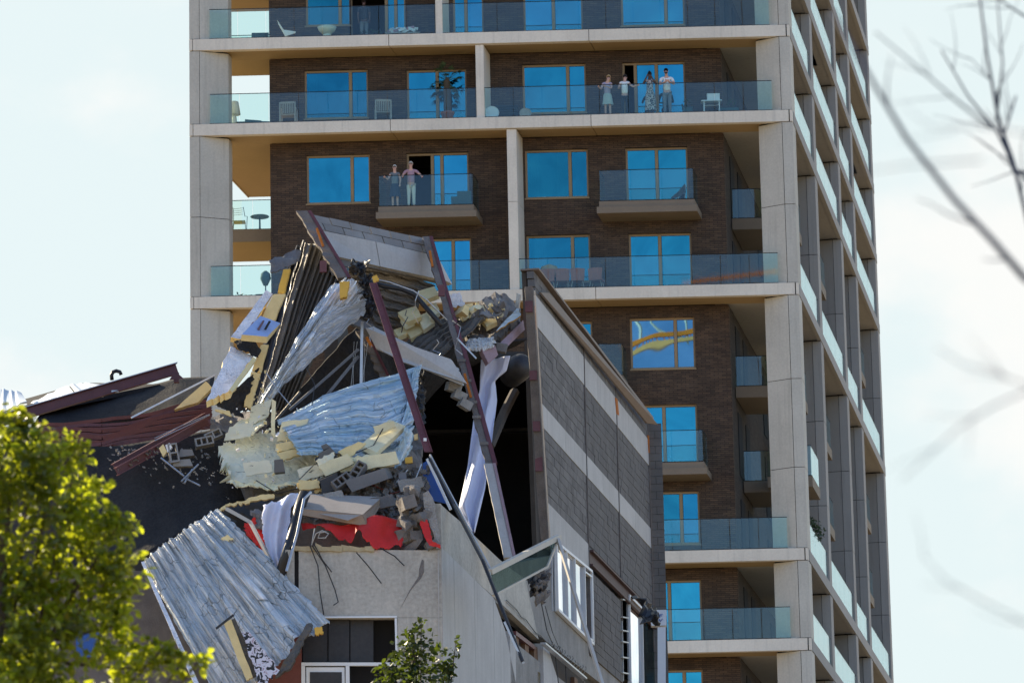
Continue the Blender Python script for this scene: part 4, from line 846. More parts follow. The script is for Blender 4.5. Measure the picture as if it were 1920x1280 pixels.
# ------------------------------------------------------------------ raised wall panel with its two leaning columns
lift = thing('tilted_wall_panel', 'torn-up wall section of pale band and block courses hanging between two leaning columns', 'wall section', at(710, 480, 86))
P4 = lambda pts, Y=86.0: [at(p[0], p[1], p[2] if len(p) > 2 else Y) for p in pts]
def rows(a, b, c, d, nr, ncol, t, mat, parent, name='block', jit=.01, half=True):
    """blocks filling the quad a b c d (TL TR BR BL)"""
    for r in range(nr):
        k0, k1 = r/nr, (r+1)/nr; L0, L1, R0, R1 = a.lerp(d, k0+.02), a.lerp(d, k1-.02), b.lerp(c, k0+.02), b.lerp(c, k1-.02)
        off = .5 if r % 2 and half else 0; xs = [0]+[(i+off)/ncol for i in range(0 if off else 1, ncol)]+[1]
        for u0, u1 in zip(xs, xs[1:]):
            if u1-u0 < .005: continue
            j = V((0, rnd.uniform(-jit, jit), rnd.uniform(-jit, jit)*.5))
            MB().slab([p+j for p in (L0.lerp(R0, u0+.004), L0.lerp(R0, u1-.004), L1.lerp(R1, u1-.004), L1.lerp(R1, u0+.004))], t).build(name, mat, parent)
a, b, c, d = P4([(579, 400, 86.2), (803, 448, 88), (812, 477, 88), (592, 429, 86.2)]); rows(a, b, c, d, 2, 6, .18, M['pale_block'], lift)
MB().slab(P4([(594, 430, 86.15), (704, 453, 87.0), (712, 499, 87.0), (621, 478, 86.15)]), .17).build('band_panel', M['panel_concrete'], lift)
MB().slab(P4([(705.5, 453.3, 87.0), (811, 478, 87.95), (826, 524, 87.95), (713.5, 499.3, 87.0)]), .17).build('band_panel', M['panel_concrete'], lift)
MB().slab(P4([(620, 476, 86.3), (826, 525, 88.1), (826, 529, 88.1), (624, 486, 86.3)]), .10).build('panel_rib', M['broken_concrete'], lift)
MB().slab(P4([(804, 449, 88.0), (848, 533, 88.5), (828, 522, 88.2)]), .12).build('panel_return', M['panel_concrete'], lift)
a, b, c, d = P4([(619, 475, 86.25), (661, 489, 86.6), (644, 514, 86.4), (634, 512, 86.25)]); rows(a, b, c, d, 2, 2, .18, M['grey_block'], lift)
def column(pts, Y0, Y1, wl, wr, mats, parent, steps=18, name='column', jag=.02, depth=.3):
    """leaning column: concrete face on the left, steel flange on the right"""
    (x0, y0), (x1, y1) = pts; A, B = at(x0, y0, Y0), at(x1, y1, Y1); vs = []
    for i in range(steps+1):
        p = A.lerp(B, i/steps); j = rnd.uniform(-jag, jag); w = wl+j
        vs += [p+V((-w, rnd.uniform(-jag, jag), 0)), p+V((-.004, 0, 0)), p+V((-.004, depth, 0)), p+V((-w, depth, 0))]
    f = [(4*i+k, 4*i+(k+1) % 4, 4*i+4+(k+1) % 4, 4*i+4+k) for i in range(steps) for k in range(4)]+[(3, 2, 1, 0), tuple(4*steps+k for k in range(4))]
    MB().add(vs, f).build(name+'_core', mats[0], parent)
    MB().hexa([q+V((dx, dy, 0)) for q in (B, A) for dx, dy in ((0, -.02), (wr, -.02), (wr, depth-.05), (0, depth-.05))]).build(name+'_flange', mats[1], parent)
column([(577, 395), (652, 520)], 86.0, 85.4, .22, .07, (M['column_concrete'], M['red_steel']), lift, jag=.03)
column([(805, 443), (866, 655)], 87.6, 86.2, .14, .07, (M['column_concrete'], M['red_steel']), lift)
column([(866, 655), (924, 868)], 86.2, 84.9, .14, .09, (M['column_concrete'], M['red_steel']), lift)
column([(924, 868), (962, 1044)], 84.9, 84.0, .18, .06, (M['panel_concrete'], M['pinkish_steel']), lift, jag=.006)
for (x, y), (x2, y2), Y in (((594, 428), (606, 462), 85.7), ((871, 700), (883, 745), 85.7), ((806, 470), (811, 500), 87.3)):
    MB().bar(at(x, y, Y-.05), at(x2, y2, Y-.1), .05, .04, (0, -1, 0)).build('rusty_bracket', M['orange_rust'], lift)
for k in (.1, .28, .47, .6, .83):
    p = at(866, 655, 86.1).lerp(at(924, 868, 84.8), k); MB().box(p+V((-.07, -.03, 0)), (.09, .02, .03)).build('tie_plate', M['broken_concrete'], lift)
for x, y in ((822, 545), (600, 500)):
    MB().box(at(x+6, y, 86.6 if x > 700 else 85.45), (.07, .04, .12)).build('exposed_steel', M['red_steel'], lift)

def lone(m, name, mat, label, cat, **k): return thing_mesh(m, name, mat, label, cat, **k)
# slender dark red beam in front
t = thing('steel_beam', 'slender dark red steel beam slanting in front of the blue ribbed sheet', 'steel beam', at(750, 690, 82))
A, B = at(700, 530, 83.6), at(804, 846, 81.6)
MB().hexa([q+V((dx, dy, 0)) for q in (B, A) for dx, dy in ((-.085, 0), (.055, 0), (.055, .10), (-.085, .10))]).build('girder', M['red_steel'], t)
MB().hexa([q+V((dx, dy, 0)) for q in (B, A) for dx, dy in ((.057, -.04), (.075, -.04), (.075, .14), (.057, .14))]).build('flange', M['red_steel'], t)
for k in [i/15+.03 for i in range(15)]: MB().box(A.lerp(B, k)+V((-.03, -.008, 0)), (.007, .006, .007)).build('bolt', M['column_concrete'], t)
MB().box(at(797, 824, 81.5), (.03, .02, .03)).build('white_clip', M['white_frame'], t)
# pale lower beam
t = thing('concrete_beam', 'pale concrete beam sloping down across the middle of the wreck', 'concrete beam', at(770, 660, 86))
MB().hexa(P4([(706, 655, 85.5), (868, 723, 84.8), (870, 722, 85.4), (706, 650, 86.1), (686, 616, 85.5), (866, 706, 84.8), (860, 690, 85.4), (700, 612, 86.0)])).build('lower_half', M['panel_concrete'], t)
MB().slab(P4([(686, 614, 85.42), (740, 637, 85.2), (845, 673, 84.9), (874, 718, 84.7), (758, 679, 85.1), (706, 652, 85.4)]), .10).build('face', M['panel_concrete'], t)
MB().slab(P4([(658, 606, 86), (690, 618, 86), (728, 645, 86.1), (700, 640, 86.2)]), .2).build('end_block', M['grey_block'], t)
column([(684, 620), (727, 708)], 86.4, 86.0, .16, .06, (M['column_concrete'], M['red_steel']), thing('broken_column', 'short broken column with orange rust behind the slender red beam', 'column', at(700, 670, 86.3)), jag=.05)
lone(MB().bar(at(687, 632, 85.2), at(697, 650, 85.2), .06, .05, (0, -1, 0)), 'rusty_bracket', M['orange_rust'], 'orange rusty bracket at the pale beam\'s upper end', 'bracket')
# dark pipe arching under the raised wall
lone(MB().tube([at(*p) for p in ((690, 528, 85.2), (720, 536, 85.2), (752, 541, 85.4), (777, 552, 85.6), (800, 578, 85.6), (828, 610, 85.4))], .055, 8), 'duct_pipe', M['black_plastic'], 'dark pipe arching below the tilted pale wall section', 'pipe', smooth=True)
lone(MB().tube([at(*p) for p in ((694, 522, 85.0), (730, 529, 85.0), (775, 545, 85.2), (800, 562, 85.4), (838, 600, 85.4))], .016, 5), 'cable', M['galvanised'], 'thin pale cable running beside the arching dark pipe', 'cable', smooth=True)
lone(MB().bar(at(857, 634, 85.6), at(893, 672, 85.6), .05, .03), 'metal_bar', M['galvanised'], 'short grey bar leaning on the long column near the white tarpaulin', 'metal bar')
# pinkish ridge beam at the right
t = thing('steel_beam', 'short faded pink steel beam joining the leaning end column', 'steel beam', at(960, 630, 87))
MB().hexa(P4([(948, 653, 86.6), (984, 618, 87.4), (984, 618, 87.7), (948, 653, 86.9), (933, 647, 86.6), (981, 600, 87.4), (981, 600, 87.7), (933, 647, 86.9)])).build('girder', M['pinkish_steel'], t)
MB().slab(P4([(903, 655, 86.2), (928, 646, 86.3), (934, 665, 86.3), (916, 681, 86.2)]), .2).build('end_plate', M['pinkish_steel'], t)
lone(MB().slab(P4([(931, 641, 86.5), (952, 645, 86.5), (948, 660, 86.5), (930, 656, 86.5)]), .25), 'concrete_chunk', M['broken_concrete'], 'grey concrete lump at the lower end of the faded pink beam', 'concrete chunk')
board('insulation_board', [(931, 618), (971, 576), (977, 591), (931, 621)], 86.8, .12, [M['blue_foil'], M['foam_orange']], 'pale blue foil-faced board at the right end of the rubble ridge', 'insulation board', rag=.05)
# tarpaulin and its duct
lone(ruled([(902, 674, 87.6), (897, 740, 87.6), (884, 815, 87.3), (876, 875, 87.1), (860, 950, 86.9), (886, 1000, 86.8)], [(956, 668, 87.7), (950, 695, 87.7), (929, 714, 87.7), (932, 745, 87.6), (927, 780, 87.4), (921, 840, 87.2), (909, 920, 87), (890, 1000, 86.8)], 90, 26, lambda u, v, p: .09*sin(v*9+u*7)+.06*abs(nz(p*2))+.03*nz((u*6, v*14, 2)), .01), 'tarpaulin', M['tarp_blue'], 'long twisted white tarpaulin hanging inside the dark torn opening', 'tarpaulin', smooth=True)
Mx = Euler((R(75), R(35), R(20))).to_matrix()
lone(MB().lathe(at(968, 694, 90.0), [(.2, -.35), (.28, -.3), (.30, .1), (.27, .3), (.16, .42)], 18, Mx), 'duct_elbow', M['dark_board'], 'round grey duct elbow behind the top of the white tarpaulin', 'duct', smooth=True)
lone(MB().tube([at(918, 838, 90), at(945, 775, 92), at(965, 735, 93)], .11, 7), 'inner_strut', M['hall_wall'], 'slanting grey strut inside the dark hall behind the tarpaulin', 'strut')
# blue panel and the long rail
lone(MB().slab(P4([(793, 868), (803, 862), (839, 944), (812, 938), (791, 908)], 82.2), .04), 'blue_board', M['blue_panel'], 'saturated blue board standing by the broken wall corner', 'board')
lone(MB().bar(at(801, 860, 82.1), at(845, 955, 82.0), .05, .05), 'white_trim', M['white_frame'], 'white edge trim along the blue board', 'trim')
lone(MB().bar(at(806, 853, 81.8), at(922, 1072, 79.5), .03, .05), 'rail_strip', M['galvanised'], 'long pale metal strip sliding from the red beam\'s foot to the fallen window', 'metal strip')
lone(MB().tube([at(806, 860, 81.6), at(850, 945, 80.8), at(905, 1050, 79.3), at(945, 1150, 78.6), at(980, 1240, 78.4)], .035, 6), 'black_rail', M['black_plastic'], 'long black rail running down past the fallen window to the lower wall', 'rail')
lone(MB().bar(at(946, 1165, 78.5), at(982, 1243, 78.4), .03, .04), 'rail_end', M['galvanised'], 'pale metal end of the long black rail above the brown door frames', 'rail')
t = thing('fallen_window', 'dislodged dark-glass window sash in a cream frame dangling from the wall', 'window', at(980, 1060, 78))
q = P4([(918, 1072, 79.3), (1048, 1006, 82.2), (1026, 1062, 81.4), (925, 1116, 79.0), ]); fm = MB()
fm.bar(q[0], q[1], .12, .10); fm.bar(q[1], q[2], .04, .05); fm.bar(q[2], q[3], .04, .04); fm.bar(q[3], q[0], .03, .05)
fm.build('frame', mottled('cream_frame', (.52, .47, .38), .1, 4, 40, .6), t)
MB().slab(q, .02).build('pane', M['sash_glass'], t)
MB().bar(q[0].lerp(q[1], .02)+V((0, -.03, -.07)), q[1]+V((-.05, -.03, -.07)), .02, .02).build('rubber_seal', M['black_plastic'], t)
lone(MB().bar(at(1046, 1010, 82.0), at(1132, 1290, 80.5), .06, .06), 'cream_bar', M['white_bar'], 'long cream bar slanting down across the white-framed side window', 'bar')
for i in range(7):
    x, y = 990+rnd.uniform(0, 30), 1085+rnd.uniform(0, 30); w = rnd.uniform(8, 16)
    lone(ruled([(x-w, y-w*.6, 81.2), (x+w, y-w*.8, 81.4)], [(x-w*.7, y+w, 81.0), (x+w*.7, y+w*.7, 81.2)], 6, 6, crumple(.2, 6, i), .06, (.1, .1, .1, .1), i), 'torn_insulation', M['black_plastic' if i % 2 else 'broken_concrete'], 'torn dark insulation shred dangling under the fallen window', 'insulation scrap', group='torn insulation shreds under the fallen window')
# ------------------------------------------------------------------ foam skins and loose boards on the heap
lone(ruled([(410, 846, 83.4), (442, 817, 83.8), (508, 813, 83.8), (560, 795, 83.8)], [(432, 905, 82.8), (480, 912, 82.7), (530, 914, 82.7), (607, 892, 82.8)], 70, 36, lambda u, v, p: .10*nz(p*1.2)+.04*abs(nz(p*4))+.03*abs(nz(p*9)), .03, (.18, .3, .5, .1), 9), 'foam_skin', M['foam_green'], 'broad pale green torn foam skin spread over the left side of the heap', 'foam sheet')
lone(ruled([(437, 903, 82.6), (480, 908, 82.5), (535, 908, 82.5)], [(445, 910, 82.4), (500, 920, 82.3), (560, 905, 82.3)], 40, 6, crumple(.08, 4), .02, (.05, .25, .1, .1), 4), 'foam_skin', M['foam_pale'], 'ragged lower fringe of the pale green foam skin', 'foam sheet')
lone(ruled([(445, 789, 83.7), (468, 785, 83.8), (500, 782, 84)], [(424, 820, 83.4), (465, 815, 83.4), (490, 800, 83.4)], 14, 10, crumple(.06, 3), .04, (.05, .1, .1, .15), 2), 'foam_sheet', M['foam_green'], 'small tilted pale foam sheet above the broad green skin', 'foam sheet')
board('foam_board', [(470, 762), (509, 748), (503, 780), (466, 800)], 83.6, .06, [M['foam_green'], M['foam_pale']], 'upright pale green foam board standing on the left of the heap', 'foam board', rag=.05)
board('foam_board', [(509, 747), (517, 752), (515, 821), (508, 813)], 83.3, .05, [M['foam_pale']], 'thin pale upright foam strip beside the upright green board', 'foam board')
board('foam_board', [(528, 790), (578, 785), (568, 822), (518, 828)], 83.2, .06, [M['foam_pale']], 'flat pale foam sheet just above the cream foam block', 'foam board', rag=.06)
board('foam_block', [(516, 832), (571, 822), (572, 836), (519, 848)], 82.8, .12, [M['foam_yellow']], 'cream foam block with a groove in the middle of the heap, upper half', 'foam board')
board('foam_block', [(519, 849), (572, 837), (572, 849), (531, 863)], 82.7, .14, [M['foam_yellow']], 'cream foam block in the middle of the heap, lower half', 'foam board')
lone(MB().hexa(P4([(676, 842, 82.3), (705, 858, 82.0), (758, 808, 82.6), (727, 796, 83), (676, 834, 82.3), (706, 848, 82.0), (760, 798, 82.6), (730, 786, 83)])), 'foam_board', M['foam_pale'], 'thick pale foam board lying on the lower end of the blue sheet', 'foam board')
board('foam_board', [(632, 846), (672, 828), (687, 831), (652, 862)], 82.0, .05, [M['foam_yellow']], 'split yellow foam board with a dark crack left of the thick pale board', 'foam board', rag=.05)
board('foam_sheet', [(634, 856), (737, 851), (737, 874), (637, 886)], 81.9, .06, [M['foam_pale']], 'crumpled light foam sheet lying above the grey lintel block', 'foam sheet', nu=14, nv=8, wob=.1, rag=.12)
board('foam_sheet', [(590, 862), (626, 848), (628, 870), (607, 890)], 81.8, .05, [M['foam_green']], 'curled foam sheet between the cube and the hollow block', 'foam sheet', nu=10, nv=8, wob=.08, rag=.1)
for i, (x, y, w, h, lab) in enumerate(((488, 932, 26, 7, 'long bent foam edge above the white cloth'), (445, 942, 24, 5, 'thin foam edge along the membrane\'s torn rim'), (575, 905, 20, 8, 'foam slab end below the broad foam skin'), (598, 917, 9, 6, 'short foam stub left of the rubble pile'), (416, 952, 7, 5, 'small foam knob at the tip of the corrugated sheet'))):
    board('foam_scrap', [(x-w, y+2), (x+w, y-h), (x+w, y+h*.2), (x-w+3, y+h+2)], 81.7, .12, [M['foam_yellow']], lab, 'foam scrap', nu=10, nv=4, wob=.05, rag=.07, seed=i)
# ridge of rubble between the raised wall and the standing wall
k = 0
for i in range(46):
    u = rnd.random(); x = 868+u*100+rnd.uniform(-4, 4); y = 582-12*sin(u*3)+rnd.uniform(-4, 22)+(10 if u > .75 else 0); s = rnd.uniform(.06, .15); mt = rnd.choice(['foam_pale', 'foam_pale', 'broken_concrete', 'pale_block', 'foam_yellow', 'duct_grey'])
    p = at(x, y, 87.6+rnd.uniform(-.8, .6)); Mx = Euler((rnd.uniform(0, 3), rnd.uniform(0, 3), rnd.uniform(0, 3))).to_matrix()
    pts = [p+Mx @ V((sx*s*rnd.uniform(.7, 1.4), sy*s*rnd.uniform(.5, 1), sz_*s*rnd.uniform(.4, .7))) for sz_ in (-1, 1) for sx, sy in ((-1, -1), (1, -1), (1, 1), (-1, 1))]
    kind = 'foam' if 'foam' in mt else 'concrete'
    lone(MB().add(*chunk_pts(p, s*1.15, rnd, .6)) if rnd.random() < .7 else MB().hexa(pts), kind+'_chunk', M[mt], ('pale foam' if kind == 'foam' else 'grey masonry')+' lump in the rubble ridge beside the standing block wall', kind+' chunk', group=('foam' if kind == 'foam' else 'masonry')+' lumps in the rubble ridge')
lone(ruled([(864, 592, 88), (900, 570, 88.3), (975, 566, 88.4)], [(880, 655, 87), (915, 650, 87), (975, 610, 87.6)], 30, 10, crumple(.3, 2), .1, (.1, .2, .1, .1)), 'rubble', M['broken_concrete'], 'grey rubble mass of the ridge beside the standing block wall', 'rubble', kind='stuff')
lone(ruled([(872, 640, 86.6), (925, 634, 86.7)], [(880, 660, 86.2), (925, 650, 86.2)], 14, 20, corr(5, .06, .06, 3, 'v'), .02, (.1, .1, .1, .1)), 'metal_scrap', M['silver_foil'], 'shiny ribbed metal scrap above the white tarpaulin', 'metal scrap')
board('foam_sheet', [(842, 552), (862, 548), (872, 572), (846, 578)], 87.4, .04, [M['white_foil']], 'white-faced foil scrap poking out right of the leaning column', 'foil scrap', rag=.08)
for i, (x, y, w, h) in enumerate(((770, 590, 20, 15), (800, 600, 15, 18), (778, 618, 18, 16), (765, 600, 12, 10), (805, 550, 18, 12), (812, 582, 12, 14), (752, 622, 12, 9), (795, 635, 12, 9), (918, 600, 14, 12), (893, 596, 10, 8))):
    board('foam_board', [(x-w*1.2, y-h*.3, 87.5), (x+w*.5, y-h*1.1, 87.7), (x+w, y+h*.2, 87.3), (x-w*.4, y+h, 87.1)], 87, .10, [M['foam_pale' if i % 2 else 'foam_yellow']], ['pale foam slab jammed under the tilted wall section', 'pale foam slab jammed beneath the arching pipe', 'yellowish foam slab lowest under the tilted wall', 'small foam slab left of the arching pipe', 'foam slab sticking up right under the tilted wall', 'narrow foam slab by the leaning long column', 'little foam slab beside the dark ribbed decking', 'little foam slab on top of the lower ribbed decking', 'pale foam slab on the rubble ridge\'s middle', 'small foam slab at the left of the rubble ridge'][i], 'foam board', nu=3, nv=3, wob=.02, rag=.04, seed=i)
# ------------------------------------------------------------------ rubble heap
heap = ruled([(395, 770, 86), (520, 770, 86), (640, 800, 85.5), (790, 800, 85.2)], [(400, 960, 83.6), (520, 960, 82.8), (640, 985, 82.3), (795, 985, 81.8)], 50, 24, crumple(.35, 1.4), .1)
lone(heap, 'rubble', M['broken_concrete'], 'dark grey rubble heap filling the top of the broken front wall', 'rubble', kind='stuff')
ch = []
for j in range(150):
    x = rnd.uniform(600, 800); y = rnd.uniform(885, 975)
    if y < 885+(x < 640)*20: continue
    s = rnd.uniform(.04, .12)*(1.35 if rnd.random() < .2 else 1); p = at(x, y, 82.4-(y-880)*.008+rnd.uniform(-.25, .3)); Mx = Euler((rnd.uniform(-.7, .7), rnd.uniform(-.7, .7), rnd.uniform(0, 3))).to_matrix()
    pts = [p+Mx @ V((sx*s*rnd.uniform(.8, 1.5), sy*s*rnd.uniform(.6, 1), sz_*s*rnd.uniform(.5, .9))) for sz_ in (-1, 1) for sx, sy in ((-1, -1), (1, -1), (1, 1), (-1, 1))]
    lone(MB().add(*chunk_pts(p, s*1.2, rnd, .65)) if rnd.random() < .65 else MB().hexa(pts), 'concrete_chunk', M[rnd.choice(['grey_block', 'broken_concrete', 'grey_block', 'raw_concrete'])], 'dark grey broken block chunk in the heap over the red cloth', 'concrete chunk', group='broken block chunks in the heap')
fine = MB()
for j in range(700):
    x = rnd.uniform(590, 805); y = rnd.uniform(875, 985); s = rnd.uniform(.015, .05); p = at(x, y, 82.2-(y-880)*.008+rnd.uniform(-.2, .3)); Mx = Euler((rnd.uniform(0, 3), rnd.uniform(0, 3), 0)).to_matrix()
    fine.hexa([p+Mx @ V((sx*s*rnd.uniform(.8, 1.5), sy*s, sz_*s*.7)) for sz_ in (-1, 1) for sx, sy in ((-1, -1), (1, -1), (1, 1), (-1, 1))])
lone(fine, 'rubble', M['broken_concrete'], 'small grey crumbs of masonry over the rubble heap', 'rubble', kind='stuff')
def cmu_mesh(nc=2):
    b = MB(); w, d, h = .39, .19, .19; t = .032
    b.box((0, -d/2+t/2, 0), (w/2, t/2, h/2)); b.box((0, d/2-t/2, 0), (w/2, t/2, h/2))
    for i in range(nc+1): b.box((-w/2+t/2+(w-t)*i/nc, 0, 0), (t/2, d/2-t-.0005, h/2-.001))
    me = bpy.data.meshes.new('hollow_block'); me.from_pydata(b.v, [], b.f); return me
CM = {k: cmu_mesh(k) for k in (1, 2, 3)}
def cmu(px, py, Y, rot, mat, label, nc=2, s=1.0, name='hollow_block'):
    me = CM[nc].copy(); me.materials.append(M[mat]); o = bpy.data.objects.new(name, me); col.objects.link(o); o.location = at(px, py, Y); o.rotation_euler = [R(a) for a in rot]; o.scale = (s, s, s)
    return put(o, label, 'concrete block')
cmu(383, 829, 83.7, (80, -12, 8), 'pale_block', 'pale three-cell hollow block lying on the black roof below the yellow board', 3, .95)
cmu(400, 817, 83.9, (80, -25, 10), 'pale_block', 'pale hollow block tilted behind the three-cell block on the black roof', 2, .9)
cmu(325, 850, 83.1, (85, 80, 4), 'pale_block', 'upright pale hollow block at the end of the broad red beam', 2)
cmu(671, 884, 81.6, (60, -55, 20), 'grey_block', 'dark hollow block with open cells standing right of the foam curl', 3)
cmu(640, 903, 81.5, (70, -35, 20), 'grey_block', 'dark hollow block lying left of the long grey lintel', 3)
def slabblock(pts, t, mat, label, cat='concrete block', name='solid_block', Y=82): return lone(MB().slab(P4(pts, Y), t), name, M[mat], label, cat)
slabblock([(323, 862), (356, 860), (362, 873), (325, 874)], .2, 'pale_block', 'pale solid block lying lowest in the small pile on the black roof', Y=83.1)
slabblock([(338, 842), (360, 842), (364, 853), (334, 857)], .25, 'pale_block', 'rounded grey lump on top of the small block pile on the black roof', Y=83.2)
slabblock([(514, 862), (530, 860), (534, 884), (514, 886)], .2, 'grey_block', 'single grey cube-like block sitting on the pale green foam skin', Y=82.3)
slabblock([(596, 850), (620, 838), (628, 848), (600, 860)], .2, 'grey_block', 'grey block half-buried above the curled foam sheet', Y=82)
slabblock([(602, 835), (612, 831), (620, 838), (606, 843)], .15, 'grey_block', 'little grey block fragment above the half-buried block', Y=82.1)
lone(MB().hexa(P4([(660, 922, 81.4), (729, 897, 81.5), (738, 895, 82.0), (668, 918, 82.0), (646, 901, 81.4), (720, 877, 81.5), (729, 876, 82), (655, 899, 82)])), 'lintel_block', M['grey_block'], 'long dark grey lintel block lying on top of the heap', 'lintel')
lone(MB().hexa(P4([(604, 925, 81.5), (640, 915, 81.5), (640, 910, 82), (604, 920, 82), (600, 900, 81.5), (632, 886, 81.5), (632, 884, 82), (600, 898, 82)])), 'dark_block', M['dark_board'], 'dark boxy block between the foam skin and the lintel block', 'concrete block')
lone(MB().slab(P4([(747, 887), (762, 884), (762, 900), (748, 898)], 81.6), .1), 'blue_grey_block', M['duct_grey'], 'blue-grey block fragment right of the lintel block', 'block fragment')
slabblock([(759, 858), (773, 855), (774, 867), (760, 868)], .1, 'foam_orange', 'yellow foam cube next to the torn blue foil corner', 'foam scrap', 'foam_scrap', 81.9)
slabblock([(776, 815), (783, 812), (784, 822), (777, 824)], .1, 'foam_yellow', 'tiny yellow foam cube beside the slender red beam\'s foot', 'foam scrap', 'foam_scrap', 81.9)
slabblock([(298, 840), (306, 832), (313, 846), (306, 856)], .1, 'foam_yellow', 'yellow foam scrap beside the block pile on the black roof', 'foam scrap', 'foam_scrap', 83.0)
slabblock([(310, 834), (318, 830), (323, 838), (314, 848)], .1, 'white_frame', 'white plaster scrap beside the block pile on the black roof', 'plaster scrap', 'plaster_scrap', 83.0)
board('foil_scrap', [(168, 890), (212, 880), (218, 890), (200, 900)], 83.9, .03, [M['white_foil']], 'white foil scrap at the lower end of the broad red beam', 'foil scrap', rag=.1)
for i, (a, b) in enumerate((((302, 858), (345, 892)), ((372, 870), (340, 902)), ((345, 895), (375, 910)), ((360, 880), (346, 905)))):
    lone(MB().tube([at(*a, 83.0), at(*b, 82.7)], .018, 5), 'metal_rod', M['galvanised'], ['bent rod running from the block pile over the membrane', 'pale rod slanting down from the block pile', 'flat rod end lying lowest on the black membrane', 'short rod crossing under the slanting pale rod'][i], 'rod')
cr_ = MB()
for j in range(150):
    u = rnd.random(); x = 200+u*230; y = 838+rnd.uniform(0, 65)*(1 if rnd.random() < .7 else 1.6)*(.4+u*.6); s = rnd.uniform(.006, .022)
    p = at(x, y, 82.6+(950-y)*.009); cr_.box(p, (s*rnd.uniform(1, 2), s, s*.5), Euler((rnd.uniform(0, 1), rnd.uniform(0, 1), rnd.uniform(0, 3))).to_matrix())
lone(cr_, 'foam_crumbs', M['pale_block'], 'scattered pale crumbs lying on the black roof membrane', 'crumbs', kind='stuff')
# corner plywood box, red cloth, white cloth, pipes
t = thing('plywood_box', 'weathered grey plywood box edge lying over the red cloth', 'wooden box', at(640, 955, 80))
MB().slab(P4([(571, 925, 81.4), (716, 931, 81.2), (680, 964, 80.2), (566, 953, 80.4)]), .03).build('top_board', M['plywood'], t)
MB().slab(P4([(566, 954, 80.38), (679, 965, 80.18), (688, 986, 80.15), (560, 964, 80.35)]), .03).build('front_board', M['ply_edge'], t)
MB().slab(P4([(680, 965, 80.2), (716, 932, 81.2), (715, 945, 81.2), (690, 986, 80.15)]), .03).build('side_board', M['ply_edge'], t)
MB().slab(P4([(596, 962, 80.25), (676, 965, 80.1), (652, 975, 80.05)]), .01).build('splintered_board', M['plywood'], t)
lone(ruled([(590, 984, 80.3), (626, 986, 80.3), (700, 970, 80.3), (768, 969, 80.4)], [(592, 988, 80.1), (626, 1000, 80.05), (655, 1013, 80.0), (672, 1000, 80), (690, 1019, 79.95), (752, 1027, 79.9)], 60, 16, lambda u, v, p: .06*sin(u*12+v)+.03*nz(p*5), .01, (0, .2, .05, .06), 2), 'red_cloth', M['red_cloth'], 'torn bright red cloth hanging below the plywood box', 'cloth', smooth=True)
lone(ruled([(564, 980, 80.5), (594, 984, 80.4)], [(567, 993, 80.4), (592, 989, 80.3)], 8, 4, crumple(.05), .01), 'red_cloth', M['red_cloth'], 'small red cloth end left of the large torn one', 'cloth')
lone(ruled([(786, 971, 79.9), (793, 1000, 79.8), (806, 1022, 79.7), (826, 1028, 79.7)], [(802, 974, 79.9), (808, 1000, 79.8), (811, 1015, 79.7), (826, 1021, 79.7)], 24, 4, crumple(.04), .01, (.03, .03, 0, 0)), 'red_strip', M['red_cloth'], 'narrow red strip hanging over the broken wall corner', 'cloth strip')
lone(ruled([(455, 985, 81.3), (478, 968, 81.2), (492, 975, 81.2)], [(470, 1010, 81.2), (490, 1030, 81), (500, 1045, 81)], 14, 10, crumple(.12, 3), .02, (.1, .1, .1, .1), 5), 'red_cloth', M['red_cloth'], 'crumpled crimson cloth behind the white bent conduit', 'cloth')
lone(ruled([(491, 949, 80.7), (492, 1004, 80.6), (513, 1057, 80.4), (525, 1069, 80.4)], [(564, 921, 81), (545, 950, 80.8), (544, 977, 80.7), (527, 1069, 80.4)], 40, 24, lambda u, v, p: .07*sin(v*11+u*4)+.06*abs(nz(p*2.2)), .01, (.05, .05, .05, .03)), 'white_cloth', M['white_cloth'], 'white crumpled cloth with holes hanging beside the black pipe', 'cloth', smooth=True)
lone(ruled([(470, 960, 81.3), (490, 955, 81.2)], [(480, 990, 81.2), (500, 995, 81.1)], 8, 8, crumple(.1, 4), .02, (.08,)*4), 'plaster_scrap', M['duct_grey'], 'grey plaster scrap behind the crimson cloth', 'plaster scrap')
lone(ruled([(400, 955, 82.3), (560, 925, 82.3)], [(470, 1060, 82.3), (560, 1075, 82.3)], 10, 8, crumple(.1, 2), .1), 'torn_lining', M['black_plastic'], 'black torn lining behind the white cloth and bent conduit', 'lining')
lone(MB().bar(at(424, 953, 80.8), at(469, 978, 80.7), .05, .07).bar(at(469, 978, 80.7), at(508, 1052, 80.3), .05, .06), 'bent_conduit', M['white_bar'], 'bent white conduit crossing from the roof rim to the cloth', 'conduit')
lone(MB().tube([at(572, 924, 80.6), at(562, 950, 80.5), at(550, 1000, 80.2), at(526, 1078, 80.0)], .11, 8), 'drain_pipe', M['black_plastic'], 'thick black pipe hanging beside the plywood box', 'pipe', smooth=True)
lone(MB().tube([at(583, 922, 80.3), at(570, 935, 80.2), at(557, 1000, 79.9), at(537, 1070, 79.7)], .028, 6), 'metal_conduit', M['galvanised'], 'thin silver conduit alongside the thick black pipe', 'conduit')
